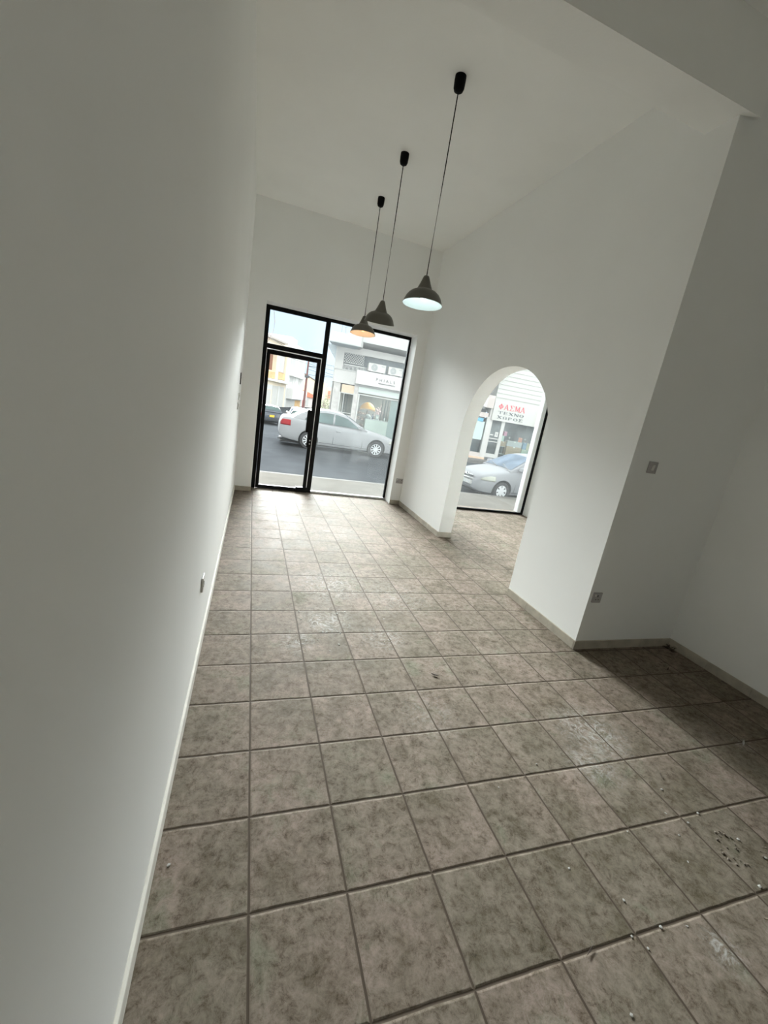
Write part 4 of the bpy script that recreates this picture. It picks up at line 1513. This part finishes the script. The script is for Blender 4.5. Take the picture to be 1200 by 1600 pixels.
hatch = dict(
    body=[(0.80, 0.30, 0.52, 0.42, 0.01), (0.75, 0.22, 0.64, 0.60, 0.02), (0.62, 0.19, 0.73, 0.72, 0.03), (0.38, 0.18, 0.80, 0.79, 0.04), (0.0, 0.18, 0.87, 0.815, 0.045), (-0.35, 0.18, 0.93, 0.82, 0.035),
          (-1.4, 0.18, 0.95, 0.825, 0.02), (-2.49, 0.19, 0.97, 0.815, 0.02), (-2.80, 0.24, 0.97, 0.79, 0.02), (-2.98, 0.32, 0.93, 0.72, 0.01), (-3.02, 0.38, 0.85, 0.66, 0.01)],
    roof=[(-0.20, 0.93), (-0.60, 1.14), (-0.98, 1.33), (-1.25, 1.40), (-1.6, 1.43), (-2.1, 1.42), (-2.55, 1.35), (-2.82, 1.16), (-2.97, 0.95)],
    belt=0.945, wbelt=0.755, wtop=0.55, wb=2.49, wr=0.29, arch=0.345, hw=0.825, sill=0.29,
    side_glass=[('front_side_window', [(-0.62, 0.975), (-0.92, 1.16), (-1.15, 1.28), (-1.45, 1.34), (-1.66, 1.34), (-1.70, 0.99)]),
                ('rear_side_window', [(-1.78, 1.0), (-1.76, 1.34), (-2.25, 1.31), (-2.50, 1.12), (-2.48, 1.01)])],
    ws=(-0.26, -1.02), rs=(-2.55, -2.90), spokes=7, sw=(0.03, 0.05), mirror=-0.56, seams=(-0.45, -1.72), handles=(-1.55,),
    headlamp=[(0.72, 0.30, 0.57, 0.72)], taillamp=[(-2.98, -2.84, 0.62, 0.95)])
c2 = make_car('silver_hatchback', 'silver hatchback parked at the kerb, seen through the arch', hatch, (6.42, 8.88, -0.30), math.radians(184.1), 0.885, SILV2)
MB().prism([(0.80, -0.30), (0.845, -0.28), (0.845, 0.28), (0.80, 0.30)], 'z', 0.36, 0.47).build('number_plate', WFRAME, c2)
pl_ = MB()
for k, x in enumerate((-0.20, -0.13, -0.06, 0.06, 0.13, 0.20)):
    pl_.box(0.845, 0.85, x - 0.018, x + 0.018, 0.385, 0.445)
pl_.build('plate_marks', mat('plate_marks', (0.4, 0.42, 0.45), 0.6), c2)
rows = []
for i in range(13):
    f_ = -1 + i / 6
    x = 0.835 - 0.16 * f_ * f_
    rows.append([(x, 0.62 * f_, 0.50 + 0.01 * f_ * f_), (x + 0.015, 0.62 * f_, 0.53), (x, 0.62 * f_, 0.56)])
MB().grid(rows).build('bumper_trim', MGREY, c2, smooth=True)
rows = []
for i in range(13):
    f_ = -1 + i / 6
    x = 0.815 - 0.12 * f_ * f_
    rows.append([(x - 0.02, 0.42 * f_, 0.60), (x + 0.004, 0.42 * f_, 0.62), (x - 0.04, 0.42 * f_, 0.66)])
g_ = MB().grid(rows).build('grille', DGREY, c2, smooth=True)
MB().prism([(-0.36, 0.625), (0, 0.60), (0.36, 0.625), (0.36, 0.648), (0.07, 0.628), (0, 0.606), (-0.07, 0.628), (-0.36, 0.648)], 'x', 0.78, 0.83).build('grille_bar', CHROME, c2)
MB().lathe([(0.0, 0.815), (0.045, 0.815), (0.05, 0.80)], 18, (0, 0, 0.635), 'x').build('bonnet_badge', CHROME, c2)
rows = []
for i in range(13):
    f_ = -1 + i / 6
    x = 0.815 - 0.13 * f_ * f_
    rows.append([(x, 0.55 * f_, 0.24 + 0.02 * f_ * f_), (x + 0.012, 0.55 * f_, 0.28), (x + 0.006, 0.55 * f_, 0.325)])
MB().grid(rows).build('lower_intake', DGREY, c2, smooth=True)
MB().box(-2.9, 0.65, -0.66, 0.66, 0.14, 0.19).build('underbody', WELL, c2)
MB().tube([(-0.24, 0.55, 0.965), (-0.36, 0.1, 1.07)], 0.012, 6).tube([(-0.22, 0.0, 0.98), (-0.34, -0.45, 1.05)], 0.012, 6).build('wiper', DGREY, c2)

DARKP = mat('dark_blue_car_paint', (0.045, 0.055, 0.075), 0.3, coat=0.6)
old = dict(hatch)
old['roof'] = [(-0.20, 0.90), (-0.60, 1.12), (-0.90, 1.29), (-1.25, 1.36), (-1.7, 1.38), (-2.2, 1.37), (-2.55, 1.31), (-2.80, 1.14), (-3.0, 0.95)]
old['spokes'] = 5
c3 = make_car('dark_hatchback', 'dark blue older hatchback with yellow number plate, parked in the side street', old, (0.92, 33.6, -1.04), math.radians(99), 1.0, DARKP)
MB().box(-3.05, -3.0, -0.17, 0.17, 0.60, 0.76).build('number_plate', MATS['yellow_plate'], c3)
MB().box(-3.08, -2.9, -0.76, 0.76, 0.32, 0.50).build('rear_bumper', mat('dark_bumper', (0.03, 0.033, 0.04), 0.6), c3, bevel=0.03)
c4 = make_car('white_hatchback', 'white car with dark rear window just behind the silver saloon', hatch, (3.15, 27.2, -0.78), math.radians(82), 0.95, mat('white_car_paint', (0.45, 0.45, 0.44), 0.3, coat=0.5))
c5 = make_car('beige_hatchback', 'beige car with dark windscreen, parked farther down the side street', hatch, (3.35, 31.2, -1.0), math.radians(-95), 1.0, mat('beige_car_paint', (0.34, 0.28, 0.25), 0.35, coat=0.4))

# ------------------------------------------------------------------ side street buildings
WS = mat('bright_white_render', (0.72, 0.72, 0.70), 0.85, noise=0.03)
YB = mat('yellow_beige_render', (0.86, 0.76, 0.60), 0.85, noise=0.06, nscale=0.8)
OB = mat('ochre_panel', (0.78, 0.52, 0.27), 0.85, noise=0.15, nscale=1.2)
GRW = mat('grey_shutters', (0.62, 0.62, 0.59), 0.7)
BRW = mat('brown_wood', (0.28, 0.13, 0.08), 0.7)
CRM = mat('cream_render', (0.78, 0.71, 0.53), 0.85, noise=0.04)
ROOFT = mat('terracotta_roof', (0.66, 0.24, 0.14), 0.8, noise=0.12, nscale=3)
SHADEG = mat('grey_loggia', (0.56, 0.56, 0.54), 0.8, noise=0.08)


def block(name, label, x, y, deg, parts, cat='building'):
    t = thing(name, label, cat, (x, y, 0), math.radians(deg))
    for (nm, m_, bxs) in parts:
        if nm in ('window', 'door'):
            for q in bxs:
                MB().box(*q).build(nm, m_, t)
        else:
            b_ = MB()
            for q in bxs:
                b_.box(*q)
            b_.build(nm, m_, t)
    return t


LB = block('balcony_house', 'yellowish two storey house with ochre balcony panels in the side street', 0.68, 61.6, 63, [
    ('wall', YB, [(-6, 9.4, 0, 8, -1.6, 8.2)]),
    ('window', GRW, [(1.27, 2.6, -0.04, 0, 4.05, 6.25), (5.2, 7.4, -0.28, -0.24, 4.05, 6.4), (1.25, 4.0, -0.05, 0, -1.2, 1.2), (4.5, 6.3, -0.05, 0, -1.2, 1.95), (7.0, 8.8, -0.05, 0, -1.2, 1.95), (-3.5, -1, -0.05, 0, 4, 6.2), (-3.5, -1, -0.05, 0, -1.2, 1.5)]),
    ('door', BRW, [(2.75, 3.65, -0.06, 0, 4.05, 6.2)]),
    ('balcony_panel', OB, [(1.15, 3.8, -0.5, -0.42, 2.9, 3.8), (5.05, 7.4, -0.5, -0.42, 3.0, 3.95)]),
    ('pilaster', YB, [(3.9, 4.9, -0.55, 0, 2.5, 6.6), (7.5, 8.6, -0.6, 0, 2.4, 6.9)]),
    ('balcony_slab', WS, [(0.9, 4.2, -0.6, 0, 2.55, 2.85), (4.9, 9.6, -0.85, 0, 2.5, 2.9)]),
    ('window_mullion', WS, [(2.45, 2.62, -0.07, 0, -1.2, 1.2), (6.4, 6.9, -0.1, 0, -1.2, 2.0)]),
    ('band', WS, [(0.8, 4.3, -0.1, 0, 1.3, 2.0)]),
    ('cornice', WS, [(-6, 7.6, -0.5, 8, 6.7, 7.0)]),
])
rf = MB().prism([(-6.2, -0.6), (7.4, -0.6), (7.4, 8.2), (-6.2, 8.2)], 'z', 8.2, 8.45).build('roof', mat('grey_tile_roof', (0.50, 0.46, 0.42), 0.85), LB)
MB().prism([(-0.55, 7.0), (3.0, 8.4), (3.0, 7.0)], 'x', -6, 7.2).build('roof_slope', MATS['grey_tile_roof'], LB)
WB_ = block('white_apartment_house', 'white three storey apartment house behind the street pole', 4.96, 70.0, 72.6, [
    ('wall', WS, [(2.5, 6.5, 0.3, 6, 9.2, 10.0)]),
    ('window', SHADEG, [(2.0, 6.8, -0.05, 0, 4.85, 7.4), (9.0, 12.4, -0.05, 0, 4.75, 7.7), (2.3, 6.5, -0.05, 0, 2.0, 3.95), (9.2, 12.3, -0.05, 0, 2.0, 3.95)]),
    ('balcony', WS, [(1.6, 13.0, -0.6, 0, 3.95, 4.75), (0.9, 13.5, -1.0, 0, 0.3, 1.95)]),
    ('mullion', WS, [(4.6, 5.2, -0.12, 0, 2.0, 3.95), (10.8, 11.4, -0.12, 0, 2.0, 3.95), (5.0, 5.6, -0.12, 0, 4.8, 7.4), (10.9, 11.5, -0.12, 0, 4.8, 7.7)]),
    ('garage', GRW, [(0.7, 7.3, -0.05, 0, -1.5, 0.2)]),
    ('door', OB, [(7.9, 12.4, -0.06, 0, -1.2, 0.05)]),
])
MB().prism([(0.0, 0), (14.0, 0), (14.0, 10), (1.8, 10)], 'z', -1.6, 9.2).build('main_wall', WS, WB_)
CB = block('cream_house', 'cream house with a sloping flat roofline at the end of the side street', 9.51, 89.6, 49.2, [
    ('wall', CRM, [(-3, 9.5, 0, 8, -1.6, 4.1)]),
    ('window', SHADEG, [(1.3, 2.3, -0.05, 0, 2.6, 3.3)]),
])
MB().prism([(-3, 4.1), (-1, 5.6), (0.2, 5.4), (6.2, 4.2), (9.5, 4.1)], 'y', 0, 8).build('gable', CRM, CB)
MB().prism([(0.1, 5.45), (6.3, 4.22), (6.3, 4.34), (0.1, 5.60)], 'y', -0.2, 8.1).build('roof_edge', mat('dark_roof_edge', (0.22, 0.2, 0.2), 0.8), CB)
RB = block('red_roofed_house', 'low house with a terracotta roof in front of the cream house', 9.06, 85.4, 50.1, [
    ('wall', mat('pinkish_white', (0.72, 0.66, 0.62), 0.85), [(0.5, 6.2, 0, 2.1, -1.6, 0.95)]),
    ('window', SHADEG, [(2.0, 3.0, -0.05, 0, -0.9, 0.6)]),
    ('door', RED, [(0.9, 1.5, -0.05, 0, -1.4, 0.5)]),
])
MB().prism([(0.3, 0.95), (6.3, 0.80), (5.2, 1.35), (0.6, 2.15)], 'y', -0.3, 2.3).build('roof', ROOFT, RB)
FB = block('distant_yellow_building', 'pale yellow building far behind the shrub', 14.6, 98, 0, [
    ('wall', CRM, [(0, 1.5, 0, 8, -1.6, 4.6), (1.5, 6, 0, 8, -1.6, 3.8)]),
    ('window', ROOFT, [(1.9, 2.5, -0.05, 0, 1.0, 3.0), (2.5, 3.0, -0.05, 0, 1.6, 2.2)]),
])

# ------------------------------------------------------------------ pole, wires
WOODP = mat('brown_pole', (0.22, 0.11, 0.10), 0.8)
P = thing('utility_pole', 'reddish brown utility pole in front of the white apartment house', 'pole', (7.64, 66, -1.25))
MB().lathe([(0.20, 0), (0.15, 5), (0.12, 7.85), (0.0, 7.87)], 12).build('mast', WOODP, P, smooth=True)
MB().box(-0.35, 0.35, -0.3, 0.0, 5.15, 5.5).build('junction_box', DGREY, P)
MB().tube([(-0.1, 0, 7.6), (2.4, 0, 7.6)], 0.05, 6).tube([(-0.1, 0, 6.9), (2.4, -0.5, 6.9)], 0.05, 6).build('crossarm', DGREY, P)


def wire(label, p, q, sag, r, grp):
    p, q = Vector(p), Vector(q)
    pts = []
    for i in range(21):
        t = i / 20
        a = p.lerp(q, t)
        a.z -= sag * 4 * t * (1 - t)
        pts.append(a)
    o = MB().tube(pts, r, 5).build('overhead_wire', DGREY)
    return tag(o, label, 'wire', grp)


GW = 'overhead wires of the side street'
LW = 'thin dark overhead wire strung from the utility pole across the side street'
for k, (z, e, ez) in enumerate(((6.5, (20, 52), 6.3), (6.0, (20, 50), 5.2), (5.6, (24, 60), 4.2), (4.4, (22, 58), 6.6), (5.2, (20, 44), 3.6))):
    wire(LW, (7.7, 66, z), (e[0], e[1], ez), 0.5, 0.025, GW)
GW2 = 'overhead wires above the rooftops'
LW2 = 'thin dark overhead wire running above the roofs of the side street'
for (a, c) in (((-6, 38, 9.0), (9, 66, 6.3)), ((-6, 40, 8.2), (9, 66, 6.1)), ((-4, 30, 6.2), (10, 60, 5.7)), ((-6, 38, 7.6), (7.7, 66, 5.9))):
    wire(LW2, a, c, 0.6, 0.022, GW2)
o = MB().tube([(0.09, 5.874, 3.0), (0.09, 5.90, 2.93), (0.10, 5.98, 2.82), (0.135, 6.05, 2.66), (0.125, 6.05, 2.52), (0.07, 6.05, 2.38), (0.03, 6.05, 2.28), (0.02, 6.02, 2.2)], 0.004, 6).build('hanging_cable', mat('brown_cable', (0.30, 0.2, 0.17), 0.6), smooth=True)
tag(o, 'loose brown cable hanging outside the pane above the door', 'cable')

# ------------------------------------------------------------------ shrub at the corner
T = thing('flowering_shrub', 'pale green flowering shrub on the corner beside the stone clad shop', 'shrub', (6.55, 36.5, -1.1))
st = MB()
lf = MB()
rn = random.Random(11)
for k in range(9):
    a = rn.uniform(0, 6.28)
    tip = Vector((0.8 * math.cos(a) * rn.uniform(0.3, 1), 0.8 * math.sin(a) * rn.uniform(0.3, 1), rn.uniform(1.8, 2.7)))
    st.tube([(0.05 * math.cos(a), 0.05 * math.sin(a), 0), tip * 0.5, tip], 0.03, 5)
for k in range(1500):
    u = Vector((rn.gauss(0, 1), rn.gauss(0, 1), rn.gauss(0, 1))).normalized() * (rn.random() ** 0.4)
    c_ = Vector((u.x * 1.1, u.y * 0.9, 1.75 + u.z * 1.25))
    d = Vector((rn.gauss(0, 1), rn.gauss(0, 1), rn.gauss(0, 0.6))).normalized()
    e_ = d.cross(Vector((rn.gauss(0, 1), rn.gauss(0, 1), rn.gauss(0, 1)))).normalized()
    s_ = rn.uniform(0.05, 0.10)
    lf.quad(c_ - d * s_, c_ + e_ * s_ * 0.45, c_ + d * s_, c_ - e_ * s_ * 0.45)
st.build('stem', WOODP, T)
lo = lf.build('foliage', mat('pale_foliage', (0.34, 0.36, 0.24), 0.8, noise=0.5, nscale=3), T)
lo['kind'] = 'stuff'
